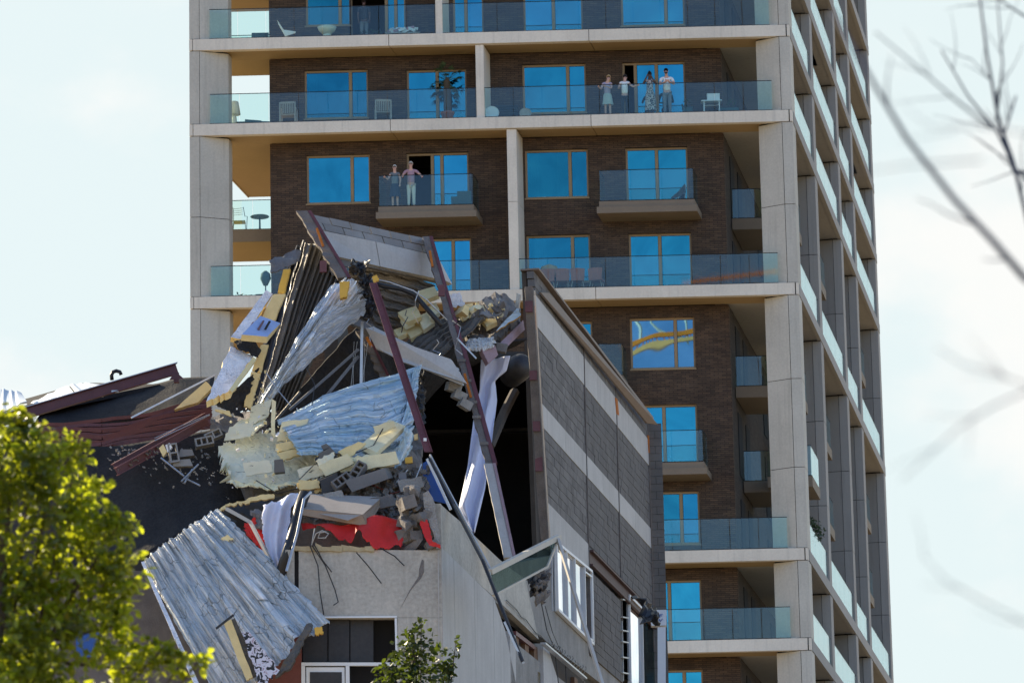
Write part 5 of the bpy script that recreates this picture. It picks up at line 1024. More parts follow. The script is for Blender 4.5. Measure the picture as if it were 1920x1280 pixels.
for i, L in enumerate((((581, 1022), (596, 1060), (600, 1110), (607, 1152)), ((585, 1022), (610, 1060), (628, 1105), (634, 1128), (625, 1134)), ((588, 1018), (605, 1050), (622, 1072)), ((668, 1035), (690, 1060), (715, 1093)), ((715, 1028), (740, 1042), (758, 1060)))):
    lone(MB().tube([at(x, y, 79.9) for x, y in L], .012, 5), 'hanging_cable', M['black_plastic'], ['black cable hanging longest down the grey front wall', 'black cable with a hooked end on the grey front wall', 'short black cable crossing two longer ones on the front wall', 'stiff black wire slanting down the middle of the front wall', 'stiff black wire near the right end of the front wall'][i], 'cable')
lone(MB().tube([at(x, y, 79.9) for x, y in ((590, 990), (586, 1010), (584, 1022), (592, 1000), (604, 994), (616, 1000), (610, 1008), (596, 1008), (600, 998), (612, 996))], .012, 5), 'cable_coil', M['white_bar'], 'loose pale coil of cable left of the red cloth', 'cable', smooth=True)
# rip in the front wall plaster
MB().slab([at(x, y, 79.995) for x, y in ((791, 1048), (795, 1050), (795, 1072), (789, 1084), (770, 1106), (750, 1141), (768, 1106), (785, 1080), (786, 1066))], .004).build('crack', M['broken_concrete'], hall)
# hanging blocks at the pale beam's end
for i, (x, y) in enumerate(((850, 727), (861, 742), (872, 758))):
    lone(MB().box(at(x, y, 85.4), (.15-.01*i, .09, .09), Euler((.1, .25+.1*i, .5)).to_matrix()), 'concrete_block', M['raw_concrete'], 'small pale block still stuck to the leaning column under the beam', 'concrete block', group='blocks stuck to the leaning column')
# white sign box, black clump at the far end of the side wall
t = thing('sign_box', 'white rounded sign box with dark scribbled letters on the far wall corner', 'sign', sw(1232, 1158, .5))
MB().slab([sw(1221, 1143, .5)+V((0, 0, 0)), sw(1221, 1143, .5)+V((.38, 0, 0)), sw(1221, 1172, .5)+V((.38, 0, 0)), sw(1221, 1172, .5)], .15).build('box', M['white_frame'], t)
b0 = sw(1221, 1158, .5)+V((0, -.03, 0))
def squig(cx, cz, s, k):
    return [b0+V((cx+s*cos(a)*(1-.5*a/6), 0, cz+s*.8*sin(a*k)*(1-.3*a/6))) for a in [i*.5 for i in range(13)]]
for i, (cx, cz) in enumerate(((.13, .09), (.24, .06), (.13, -.08), (.24, -.06), (.18, .01))): MB().tube(squig(cx, cz, .05, 1.5+.3*i), .006, 4).build('scribble', M['blue_panel'], t)
MB().slab([sw(1221, 1175, .5)+V((.16, .02, 0)), sw(1221, 1175, .5)+V((.36, .02, 0)), sw(1221, 1300, .5)+V((.36, .02, 0)), sw(1221, 1300, .5)+V((.16, .02, 0))], .1).build('lower_box', M['white_frame'], t)
lone(ruled([(1190, 1112, 98), (1222, 1150, 99)], [(1205, 1165, 97), (1236, 1172, 97.6)], 10, 10, crumple(.3, 3), .03, (.1, .1, .1, .1)), 'torn_lining', M['black_plastic'], 'black torn lining scrap at the far end of the side wall', 'plastic scrap')
# hatch: fallen strip in the sky gap and boards at silhouettes
lone(MB().bar(at(975, 566, 86.4), at(968, 562, 86.6), .02, .3), 'steel_stub', M['galvanised'], 'small steel stub beside the top of the leaning end column', 'steel stub')
for i in range(9):
    a = (rnd.uniform(650, 900), rnd.uniform(540, 700)); Y = 85.2; L = [a]
    for j in range(4): L.append((L[-1][0]+rnd.uniform(-16, 16), L[-1][1]+rnd.uniform(2, 22)))
    lone(MB().tube([at(x, y, Y+rnd.uniform(-.2, .2)) for x, y in L], .010, 4), 'loose_wire', M['black_plastic'] if i % 2 else M['galvanised'], 'thin loose wire dangling in the torn middle of the wreck', 'wire', group='loose wires in the wreck')

for mt, n, lab, x0, x1, y0, y1 in (('foam_pale', 60, 'scattered pale foam crumbs over the heap and the blue sheet', 430, 770, 790, 905), ('white_foil', 26, 'torn white foil flakes over the left of the heap', 400, 620, 760, 925), ('foam_yellow', 14, 'yellow foam crumbs on the upper left ledges', 470, 500, 690, 770)):
    c_ = MB()
    for j in range(n):
        x, y = rnd.uniform(x0, x1), rnd.uniform(y0, y1); s = rnd.uniform(.010, .032); p = at(x, y, 82.25+(905-y)*.008 if mt != 'foam_yellow' else 83.3+(770-y)*.009); Mx = Euler((rnd.uniform(0, 3), rnd.uniform(0, 3), rnd.uniform(0, 3))).to_matrix()
        c_.box(p, (s*rnd.uniform(.8, 1.8), s, s*.3), Mx)
    lone(c_, 'foam_crumbs', M[mt], lab, 'crumbs', kind='stuff')
for i, (L, r_, mt, lab) in enumerate(((((600, 915), (640, 860), (700, 835), (720, 800)), .012, 'black_plastic', 'black wire looping over the thick pale foam board'), (((560, 900), (590, 870), (640, 890), (690, 870)), .010, 'black_plastic', 'thin black wire snaking over the broad foam skin'), (((742, 905), (765, 880), (780, 895), (790, 870)), .014, 'galvanised', 'pale rod bent over the blocks by the blue board'), (((690, 905), (735, 925), (770, 915)), .014, 'rust_steel', 'rusty bar sticking out of the rubble heap'), (((480, 900), (520, 925), (560, 915)), .010, 'black_plastic', 'black wire along the lower fringe of the foam skin'), (((500, 700), (520, 730), (545, 760)), .010, 'galvanised', 'thin pale wire against the dark ribbed decking'), (((575, 690), (590, 720), (585, 760)), .010, 'black_plastic', 'black wire hanging below the long silver foil'))):
    lone(MB().tube([at(x, y, 81.9+(905-y)*.006-.1) for x, y in L], r_, 5), 'loose_wire', M[mt], lab, 'wire')

for i, (pts, Y, t_, mt, lab) in enumerate((
  ([(598, 872), (652, 850), (664, 868), (610, 893)], 81.75, .07, 'foam_pale', 'flat pale board lying across the curled foam sheet'),
  ([(668, 858), (742, 846), (748, 868), (676, 882)], 81.7, .08, 'foam_pale', 'flat cream board between the lintel block and the thick pale board'),
  ([(430, 800), (476, 790), (470, 818), (420, 826)], 83.1, .06, 'foam_green', 'flat grey-green board at the upper left corner of the foam skin'),
  ([(556, 880), (604, 868), (612, 888), (566, 902)], 82.0, .06, 'foam_green', 'flat board flake on the lower right of the foam skin'),
  ([(455, 868), (505, 862), (512, 884), (462, 892)], 82.35, .05, 'foam_green', 'flat board flake on the lower left of the foam skin'),
  ([(560, 900), (598, 900), (600, 915), (562, 918)], 81.6, .10, 'foam_yellow', 'square yellow board end right under the foam skin'),
  ([(700, 800), (738, 788), (742, 800), (706, 815)], 82.4, .05, 'foam_pale', 'small pale board resting against the thick pale board'),
  ([(745, 900), (790, 893), (796, 912), (752, 922)], 81.4, .12, 'raw_concrete', 'flat concrete slab piece by the blue board'),
  ([(606, 925), (640, 918), (648, 934), (612, 940)], 81.2, .12, 'raw_concrete', 'flat concrete slab piece left of the rubble heap\'s middle'),
  ([(690, 935), (735, 925), (745, 945), (700, 955)], 81.1, .12, 'broken_concrete', 'dark slab piece over the right end of the plywood box'))):
    board('foam_board' if 'foam' in mt else 'concrete_slab', pts, Y, t_, [M[mt]], lab, 'foam board' if 'foam' in mt else 'concrete slab', nu=5, nv=4, wob=.02, rag=.04, seed=i+3)
# ------------------------------------------------------------------ people
mottled('skin_light', (.62, .36, .27), .06, 20, 60, .6, bump=0); mottled('skin_dark', (.09, .045, .03), .06, 20, 60, .6, bump=0)
mottled('hair_blonde', (.45, .28, .12), .2, 30, 90, .6); mottled('hair_dark', (.03, .02, .015), .2, 30, 90, .5); mottled('hair_white', (.62, .58, .52), .1, 30, 90, .6)
for n_, c_ in (('cloth_lilac', (.42, .36, .45)), ('cloth_greygreen', (.42, .47, .43)), ('cloth_white', (.78, .78, .76)), ('cloth_black', (.02, .022, .028)), ('cloth_jeans', (.15, .19, .23)), ('cloth_grey', (.17, .18, .19)), ('cloth_navy', (.025, .035, .06)), ('cloth_cream', (.62, .60, .54)), ('shoe_dark', (.04, .035, .03)), ('cloth_rose', (.42, .25, .29))): mottled(n_, c_, .08, 8, 60, .85, bump=.3)
m = NT('cloth_pattern'); m.col(m.ramp(m.noise(22, 2, .6), [(.47, (.03, .03, .035)), (.5, (.5, .47, .45))])); m.set(.85); M['cloth_pattern'] = m.m
def skin_mesh(name, joints, edges, mat, parent, o0, root=0, sub=1):
    me = bpy.data.meshes.new(name); me.from_pydata([j[0] for j in joints], edges, [])
    ob = bpy.data.objects.new(name, me); col.objects.link(ob)
    sk = ob.modifiers.new('s', 'SKIN'); sk.branch_smoothing = .3; sk.use_smooth_shade = True
    if not me.skin_vertices: me.skin_vertices.new()
    for i, j in enumerate(joints):
        v = me.skin_vertices[0].data[i]; v.radius = j[1] if isinstance(j[1], tuple) else (j[1], j[1]); v.use_root = (i == root)
    ss = ob.modifiers.new('b', 'SUBSURF'); ss.levels = sub
    dg = bpy.context.evaluated_depsgraph_get(); ev = ob.evaluated_get(dg); m2 = bpy.data.meshes.new_from_object(ev)
    ob.modifiers.clear(); ob.data = m2; bpy.data.meshes.remove(me); m2.name = name
    m2.materials.clear(); m2.materials.append(mat); m2.polygons.foreach_set('use_smooth', [True]*len(m2.polygons))
    ob.parent = parent; return ob
def person(label, u, w, l, skin, hair, top, bottom, armL, armR, h=1.0, head=(0, 0), style='trousers', group=None, hairlong=False, beard=False, shades=False, dz=0, twist=0, bare_arm=True, female=True, hairup=False):
    """armX: elbow and wrist positions (x, y, z) relative to the feet, metres at h = 1; x to the right of the picture, y away from the camera"""
    t = thing('person', label, 'person', T(u, w, ZL(l)+dz), group); t.scale = (h, h, h); t.rotation_euler.z = twist
    sw_ = .165 if female else .195; hx, hy = head; S1 = lambda s: V((s*sw_, 0, 1.40))
    J = [(V((0, 0, .93)), (.14, .10)), (V((0, 0, 1.10)), (.115, .085)), (V((0, -.01, 1.30)), (.145, .10)), (V((0, 0, 1.42)), (.075, .062)), (V((hx*.4, hy*.3-.01, 1.50)), .05), (V((hx, hy-.02, 1.585)), (.066, .075)), (V((hx*1.1, hy-.015, 1.67)), (.068, .08))]
    E = [(0, 1), (1, 2), (2, 3), (3, 4), (4, 5), (5, 6)]
    def add(p, r, e): J.append((V(p), r)); E.append((e, len(J)-1)); return len(J)-1
    arms = []
    for s, (el, wr) in ((-1, armL), (1, armR)):
        a = add(S1(s), .055, 3); b = add(el, .04, a); c = add(wr, .028, b); d = (V(wr)-V(el)).normalized(); hd = add(V(wr)+d*.07, (.034, .02), c); arms.append((V(wr), d))
        sd_ = d.cross(V((0, 1, .2))).normalized()
        for k, (o, ln) in enumerate(((-.027, .06), (-.009, .075), (.009, .07), (.027, .055))):
            f = add(V(wr)+d*.10+sd_*o, .010, hd); add(V(wr)+d*(.10+ln*.5)+sd_*o+V((0, 0, -.008)), .009, f)
        add(V(wr)+d*.06+sd_*.05, .010, hd)
    legs = []
    for s in (-1, 1):
        a = add((s*.085, 0, .86), (.085, .085), 0); b = add((s*.09, -.01, .49), .055, a); c = add((s*.095, .02, .10), .036, b); d = add((s*.10, -.10, .035), (.038, .028), c); legs.append((a, b, c))
    body = skin_mesh('body', J, E, skin, t, None)
    hp = V((hx*1.05, hy-.015, 1.64))
    # face: eyes, nose, mouth, ears
    fw = V((hx, -1, -.15)).normalized(); rt = V((1, 0, 0)); up = V((0, 0, 1))
    if shades: MB().box(hp+fw*.078+up*.012, (.058, .008, .018)).build('sunglasses', M['cloth_black'], t).location -= t.location-t.location
    for s in (-1, 1):
        e = MB().box(hp+fw*.074+rt*s*.028+up*.01, (.010, .005, .006)); o = e.build('eye', M['hair_dark'], None); o.parent = t
        e = MB().box(hp+rt*s*.074, (.008, .015, .022)); o = e.build('ear', skin, None); o.parent = t
    o = MB().add([hp+fw*.072+up*.005, hp+fw*.078-up*.03+rt*.012, hp+fw*.078-up*.03-rt*.012, hp+fw*.098-up*.027], [(0, 1, 3), (0, 3, 2), (1, 2, 3)]).build('nose', skin, None); o.parent = t
    o = MB().box(hp+fw*.076-up*.048, (.02, .004, .005)).build('mouth', M['cloth_rose'], None); o.parent = t
    # hair cap
    hm = MB(); prof = []; nn = 14
    for i in range(8):
        a = i/7*(2.0 if not hairlong else 2.25); prof.append((a, .088 if not hairlong else .097))
    vs = []; 
    for a, r_ in prof:
        for k in range(nn):
            b = 2*pi*k/nn; front = max(0, -sin(b)); aa = a*(1-.38*front); q = V((r_*sin(aa)*cos(b)*.93, r_*sin(aa)*sin(b)*1.08+.012, r_*cos(aa)*1.12+.025))
            q *= 1+.07*nz(q*60); vs.append(hp+q)
    hm.add(vs, [(i*nn+k, i*nn+(k+1) % nn, (i+1)*nn+(k+1) % nn, (i+1)*nn+k) for i in range(7) for k in range(nn)]); o = hm.build('hair', hair, None, True); o.parent = t
    if hairup: o = MB().lathe(hp+V((0, .03, .10)), [(.02, -.03), (.05, 0), (.045, .03), (.015, .055)], 9).build('hair_bun', hair, None, True); o.parent = t
    if hairlong: o = MB().lathe(hp+V((0, .05, -.12)), [(.05, -.08), (.075, -.03), (.085, .05), (.06, .12)], 9).build('hair_back', hair, None, True); o.parent = t
    if beard: o = MB().lathe(hp+V((0, -.045, -.075)), [(.02, -.03), (.05, -.01), (.058, .03), (.04, .04)], 9).build('beard', hair, None, True); o.parent = t
    # clothes
    TJ = [(V((0, 0, .91)), (.160, .125)), (V((0, 0, 1.12)), (.135, .105)), (V((0, -.01, 1.30)), (.165, .122)), (V((0, -.005, 1.44)), (.10, .09))]; TE = [(0, 1), (1, 2), (2, 3)]
    for s, (el, wr) in ((-1, armL), (1, armR)):
        TJ.append((S1(s)+V((0, 0, .0)), .068)); TE.append((3, len(TJ)-1)); e = S1(s).lerp(V(el), .25 if female and bare_arm else .62 if bare_arm else .95); TJ.append((e, .056)); TE.append((len(TJ)-2, len(TJ)-1))
        if not bare_arm: TJ.append((V(el).lerp(V(wr), .5), .045)); TE.append((len(TJ)-2, len(TJ)-1))
    skin_mesh('top', TJ, TE, top, t, None)
    if style == 'trousers':
        LJ = [(V((0, 0, .95)), (.152, .118))]; LE = []
        for s in (-1, 1):
            for k, (p, r_) in enumerate(((V((s*.085, 0, .84)), .098), (V((s*.09, -.01, .5)), .07), (V((s*.095, .02, .12)), .055))):
                LJ.append((p, r_)); LE.append((0 if k == 0 else len(LJ)-2, len(LJ)-1))
        skin_mesh('trousers', LJ, LE, bottom, t, None)
    else:
        hem = {'dress': .52, 'long': .22, 'skirt': .45}[style]; rings = [(.99, .14), (.90, .17), (.75, .19), ((hem+.75)/2, .205), (hem, .225)]; vs = []; nn = 24
        for i, (z, r_) in enumerate(rings):
            for k in range(nn):
                b = 2*pi*k/nn; f = 1+.05*i/4*cos(7*b); vs.append(V((r_*f*cos(b), r_*f*.75*sin(b), z+.01*cos(5*b)*i/4)))
        o = MB().add(vs, [(i*nn+k, i*nn+(k+1) % nn, (i+1)*nn+(k+1) % nn, (i+1)*nn+k) for i in range(4) for k in range(nn)]).build('skirt', bottom, None, True); o.parent = t
    for s in (-1, 1):
        o = MB().lathe(V((s*.10, -.05, .0)), [(.05, .0), (.055, .03), (.04, .07), (.01, .075)], 8, Matrix.Diagonal((.85, 2.2, 1))).build('shoe', M['shoe_dark'], None, True); o.parent = t
    return t
pu = lambda px, py: tw(px, py, .45)[0]
G4 = 'neighbours watching from the upper balcony'; G2 = 'couple watching from the box balcony'
person('blonde woman in lilac top and pale dress, resting her arm on the glass railing', pu(1139, 180), .45, 5, M['skin_light'], M['hair_blonde'], M['cloth_lilac'], M['cloth_greygreen'], ((-.26, -.18, 1.14), (-.33, -.36, 1.17)), ((.16, -.2, 1.16), (-.04, -.36, 1.19)), .92, (.06, -.05), 'dress', G4, hairlong=True)
person('dark-haired woman in white sleeveless blouse and black trousers, one arm stretched along the railing', pu(1171.5, 180), .45, 5, M['skin_light'], M['hair_dark'], M['cloth_white'], M['cloth_black'], ((-.25, -.1, 1.15), (-.22, -.3, 1.15)), ((.32, -.18, 1.2), (.48, -.36, 1.19)), .93, (.03, .02), 'trousers', G4, hairlong=True)
person('woman with pinned-up dark hair in a long patterned dress, hand raised to her face', pu(1219, 180), .45, 5, M['skin_dark'], M['hair_dark'], M['cloth_pattern'], M['cloth_pattern'], ((-.26, -.2, 1.24), (-.12, -.22, 1.50)), ((.24, -.15, 1.2), (.10, -.26, 1.42)), .97, (0, -.06), 'long', G4, hairup=True)
person('bearded man in white t-shirt and sunglasses, forearms folded on the railing', pu(1250.5, 180), .5, 5, M['skin_light'], M['hair_dark'], M['cloth_white'], M['cloth_jeans'], ((-.27, -.15, 1.15), (-.02, -.38, 1.20)), ((.27, -.15, 1.15), (.03, -.34, 1.22)), 1.03, (-.02, -.12), 'trousers', G4, beard=True, shades=True, female=False)
person('white-haired woman in grey top and dark skirt, leaning on the box balcony glass', tw(740.5, 360, .4)[0], .42, 4, M['skin_light'], M['hair_white'], M['cloth_grey'], M['cloth_navy'], ((-.27, -.1, 1.16), (-.36, -.25, 1.20)), ((.22, -.02, 1.15), (.20, -.14, .96)), .93, (0, -.08), 'skirt', G2)
person('grey-haired man in rose shirt and cream trousers, both arms spread on the box balcony glass', tw(770.5, 360, .4)[0], .46, 4, M['skin_light'], M['hair_white'], M['cloth_rose'], M['cloth_cream'], ((-.33, -.06, 1.20), (-.30, -.28, 1.14)), ((.35, -.06, 1.24), (.40, -.28, 1.13)), 1.0, (0, -.07), 'trousers', G2, female=False)
person('dim person in a dark top standing inside the top balcony doorway', tw(683, 40, 1.2)[0], 1.15, 6, M['skin_dark'], M['hair_dark'], M['cloth_black'], M['cloth_grey'], ((-.22, 0, 1.12), (-.2, -.1, .9)), ((.22, 0, 1.12), (.2, -.1, .9)), .98, (0, 0), 'trousers', female=False)

# ------------------------------------------------------------------ balcony furniture
mottled('garden_wood', (.36, .31, .27), .15, 6, 60, .8); mottled('terracotta', (.32, .12, .08), .1, 8, 60, .8); mottled('palm_leaf', (.035, .06, .018), .3, 8, 60, .6); mottled('palm_trunk', (.10, .07, .045), .3, 20, 60, .95, bump=1, dist=.02)
mottled('white_plastic', (.68, .70, .70), .05, 8, 60, .5); mottled('chair_coral', (.30, .12, .085), .1, 8, 60, .8); mottled('sofa_teal', (.05, .10, .11), .1, 8, 60, .9); mottled('dark_wicker', (.04, .042, .045), .2, 20, 80, .8); mottled('lamp_white', (.70, .66, .52), .05, 8, 60, .8)
def lp(m_, name, mat, parent, smooth=False):       # part built in the thing's own coordinates
    o = m_.build(name, mat, None, smooth); o.parent = parent; return o
def put_t(name, label, cat, px, py, w, l, group=None, rz=0):
    t = thing(name, label, cat, T(tw(px, py, w)[0], w, ZL(l)), group); t.rotation_euler.z = rz; return t
def copy_tree(o, parent=None):
    c = o.copy(); col.objects.link(c); c.parent = parent
    for ch in o.children: copy_tree(ch, c)
    return c
def garden_chair(t, mat, wd=.56):
    h = wd/2
    lp(MB().box((0, 0, .42), (h-.03, .24, .018)), 'seat', mat, t)
    lp(MB().bar((-h+.03, .26, .86), (h-.03, .26, .86), .03, .07), 'top_rail', mat, t)
    for i in range(7): lp(MB().box((-h+.08+i*(wd-.16)/6, .26, .64), (.018, .010, .185)), 'back_slat', mat, t)
    for s in (-1, 1):
        lp(MB().box((s*h, -.22, .32), (.025, .025, .32)), 'leg', mat, t); lp(MB().box((s*h, .25, .44), (.025, .025, .44)), 'leg', mat, t)
        lp(MB().box((s*h, .0, .66), (.035, .27, .014)), 'armrest', mat, t)
    return t
# backs of the two garden chairs face the street
ca = put_t('garden_chair', 'slatted wooden garden armchair left of the wide window, on the palm balcony', 'garden chair', 541, 210, .65, 5, 'wooden garden armchairs'); garden_chair(ca, M['garden_wood']); ca.rotation_euler.z = pi-.1
cb_ = copy_tree(ca); cb_['label'] = 'slatted wooden garden armchair between the wide window and the palm'; cb_.location = T(tw(718, 207, .65)[0], .65, ZL(5)); cb_.rotation_euler.z = pi+.1
t = put_t('floor_lamp', 'tall white outdoor lamp with conical shade in the corner loggia', 'floor lamp', 439, 200, 2.2, 5)
lp(MB().lathe((0, 0, 0), [(.16, 0), (.12, .3), (.09, .85), (.05, .95)], 12), 'stand', M['lamp_white'], t, True); lp(MB().lathe((0, 0, .95), [(.24, 0), (.17, .45), (.15, .5)], 14), 'lamp_shade', M['lamp_white'], t, True)
t = put_t('sofa', 'dark teal outdoor sofa beside the white outdoor lamp', 'sofa', 470, 215, 2.0, 5)
lp(MB().box((0, 0, .2), (.72, .4, .2)), 'base', M['sofa_teal'], t)
for i in range(2): lp(MB().box((-.35+.7*i, .28, .5), (.33, .12, .16), Euler((-.2, .05*i, 0)).to_matrix()), 'cushion', M['sofa_teal'], t)
lp(MB().box((.1, -.25, .48), (.3, .1, .12), Euler((.2, .1, 0)).to_matrix()), 'cushion', M['sofa_teal'], t)
# palm
t = put_t('potted_palm', 'fan palm in a terracotta pot on the balcony of the third upper floor', 'palm', 839, 200, .75, 5)
lp(MB().lathe((0, 0, 0), [(.17, 0), (.23, .36), (.26, .37), (.26, .44), (.22, .44)], 16), 'pot', M['terracotta'], t, True)
lp(MB().lathe((0, 0, .42), [(.12, 0), (.15, .2), (.12, .5), (.14, .9), (.11, 1.2), (.05, 1.35)], 10), 'trunk', M['palm_trunk'], t)
fr_ = MB(); rp = random.Random(5)
for i in range(26):
    a = rp.uniform(0, 2*pi); el = rp.uniform(-.7, 1.1); ln = rp.uniform(.35, .6); d = V((cos(a)*cos(el), sin(a)*cos(el), sin(el))); b = V((0, 0, 1.62)); tip = b+d*ln
    fr_.tube([b, b+d*ln*.5+V((0, 0, .03)), tip], .010, 4); sd_ = d.cross(V((0, 0, 1))).normalized(); up_ = sd_.cross(d)
    for k in range(11):
        q = (k-5)/5*1.25; dd = (d*cos(q)+sd_*sin(q)).normalized(); L_ = rp.uniform(.22, .34)*(1-.25*abs(q)); p2 = tip+dd*L_+V((0, 0, -.10*rp.random()-.04)); wv = dd.cross(up_).normalized()*.017
        fr_.add([tip-wv*.3, tip+dd*L_*.5-wv, p2, tip+dd*L_*.5+wv], [(0, 1, 2, 3)])
lp(fr_, 'fronds', M['palm_leaf'], t)
for (px, py, r_, lab) in ((922, 206, .27, 'pale round tray leaning behind the glass right of the white fin'), (985, 212, .22, 'small dim round tray below the wide window on the people\'s balcony')):
    t = put_t('round_tray', lab, 'tray', px, py, .35, 5); lp(MB().lathe((0, 0, r_), [(r_*.96, -.015), (r_, 0), (r_*.96, .015), (r_*.85, .0)], 24, Matrix.Rotation(R(80), 3, 'X')), 'disc', M['white_plastic' if px < 950 else 'garden_wood'], t)
t = put_t('slatted_screen', 'low dark slatted wooden chest behind the railing right of the white fin', 'chest', 950, 195, 1.1, 5)
for i in range(8): lp(MB().box((0, 0, .05+i*.095), (.42, .03, .036)), 'slat', M['dark_wicker'], t)
t = put_t('side_table', 'small white table on the right end of the people\'s balcony', 'table', 1334, 195, .8, 5)
lp(MB().box((0, 0, .60), (.38, .22, .018)), 'tabletop', M['white_plastic'], t); lp(MB().box((0, 0, .42), (.28, .18, .015)), 'shelf', M['garden_wood'], t)
for sx in (-1, 1):
    for sy in (-1, 1): lp(MB().box((sx*.28, sy*.17, .295), (.018, .018, .295)), 'leg', M['white_plastic'], t)
t = put_t('white_box', 'white box standing on the small white balcony table', 'box', 1337, 172, .8, 5); t.location.z = ZL(5)+.62; lp(MB().box((0, 0, .12), (.23, .15, .12)), 'case', M['white_plastic'], t); lp(MB().box((0, 0, .25), (.24, .16, .010)), 'lid', M['white_plastic'], t)
for px, wd_, hh, lab in ((1367, .34, .34, 'dark grey storage box right of the white balcony table'), (1289, .18, .40, 'narrow dark planter beside the bearded man')):
    t = put_t('storage_box', lab, 'box', px, 200, .9, 5); lp(MB().box((0, 0, hh/2), (wd_, .2, hh/2)), 'case', M['sofa_teal'], t); lp(MB().box((0, 0, hh+.012), (wd_+.02, .22, .011)), 'lid', M['dark_wicker'], t)
def leafy(c, r_, n, size, mb, rng, sq=(1, 1, 1)):
    for i in range(n):
        d = V((rng.gauss(0, 1), rng.gauss(0, 1), rng.gauss(0, 1))).normalized(); p = c+V((d.x*sq[0], d.y*sq[1], d.z*sq[2]))*r_*rng.uniform(.35, 1)**.6; leaf(mb, p, size*rng.uniform(.6, 1.3), rng)
def leaf(mb, p, s, rng):
    a = V((rng.gauss(0, 1), rng.gauss(0, 1), rng.gauss(0, .6)-.3)).normalized(); b = a.cross(V((rng.gauss(0, 1), rng.gauss(0, 1), rng.gauss(0, 1)))).normalized(); n = a.cross(b)*s*.12
    mb.add([p, p+a*s*.35+b*s*.30+n, p+a*s, p+a*s*.35-b*s*.30+n, p+a*s*.75+b*s*.2+n*.6, p+a*s*.75-b*s*.2+n*.6], [(0, 1, 4, 2), (0, 2, 5, 3)])
rl = random.Random(11)
for px, l, lab in ((1289, 5, 'small leafy plant in the narrow planter beside the bearded man'), (1372, 5, 'low dark plant on the storage box at the balcony end')):
    t = put_t('potted_plant', lab, 'plant', px, 195, .9, l); t.location.z += .42; mb = MB(); leafy(V((0, 0, .16)), .2, 60, .07, mb, rl); lp(mb, 'foliage', M['palm_leaf'], t)
# coral dining chairs at the railing
def shell_chair(t, mat):
    lp(ruledl([(-.27, .0, .84), (-.1, .05, .88), (.1, .05, .88), (.27, 0, .84)], [(-.24, -.02, .45), (-.1, .02, .42), (.1, .02, .42), (.24, -.02, .45)]), 'backrest', mat, t); lp(MB().box((0, .22, .43), (.24, .24, .035)), 'seat', mat, t)
    for sx in (-1, 1):
        for y in (0, .42): lp(MB().tube([(sx*.18, .05+y*.8, .40), (sx*.26, y, 0)], .012, 5), 'leg', M['garden_wood'], t)
    return t
def ruledl(A, B):
    m_ = MB(); A = [V(p) for p in A]; B = [V(p) for p in B]
    for a, b, c, d in zip(A, A[1:], B[1:], B): m_.slab([a, b, c, d], .03, V((0, -1, 0)))
    return m_
labs = ('leftmost coral dining chair with its back to the railing, under the tan sunshade', 'second coral dining chair from the left with its back to the railing', 'third coral dining chair from the left, beside a metal-legged one', 'rightmost coral dining chair, set apart from the other three')
base = None
for i, px in enumerate((1027, 1055, 1083, 1116)):
    if base is None: t = base = put_t('dining_chair', labs[0], 'chair', px, 520, .5, 3, 'coral dining chairs on the balcony'); shell_chair(t, M['chair_coral'])
    else: t = copy_tree(base); t['label'] = labs[i]; t.location = T(tw(px, 520, .5)[0], .5, ZL(3))
    t.rotation_euler.z = (-.1, .05, .1, -.25)[i]
t = put_t('sunshade', 'round tan woven sunshade behind the coral dining chairs', 'sunshade', 1030, 515, 1.0, 3); lp(MB().lathe((0, 0, .72), [(.05, .42), (.30, .32), (.37, .05), (.37, 0)], 18), 'canopy', mottled('tan_weave', (.34, .27, .16), .1, 8, 60, .8), t, True); lp(MB().tube([(0, 0, 0), (0, 0, .75)], .02, 6), 'pole', M['dark_wicker'], t)
t = put_t('dining_table', 'dark round table at the left end of the coral chairs', 'table', 993, 525, .8, 3); lp(MB().lathe((0, 0, .70), [(.34, 0), (.36, .02), (.34, .04)], 18), 'tabletop', M['dark_wicker'], t); lp(MB().lathe((0, 0, 0), [(.2, 0), (.03, .03), (.03, .7)], 10), 'pedestal', M['dark_wicker'], t)
t = put_t('deck_chair', 'folded dark deck chair on the right box balcony', 'deck chair', 1272, 365, .7, 4)
lp(ruledl([(-.28, .1, .25), (.0, .2, .50), (.26, .3, .82)], [(-.18, .1, .2), (.05, .2, .32), (.30, .3, .5)]), 'sling', M['dark_wicker'], t)
for a, b in (((-.25, .1, 0), (.2, .3, .5)), ((.25, .1, 0), (-.1, .3, .35)), ((.22, .35, 0), (.3, .3, .8))): lp(MB().tube([a, b], .014, 5), 'leg', M['garden_wood'], t)
t = put_t('storage_box', 'stepped dark cabinet against the glass of the left box balcony', 'cabinet', 868, 375, .8, 4); lp(MB().box((.05, 0, .32), (.26, .2, .32)), 'case', M['sofa_teal'], t); lp(MB().box((-.32, 0, .22), (.11, .2, .22)), 'low_case', M['sofa_teal'], t)
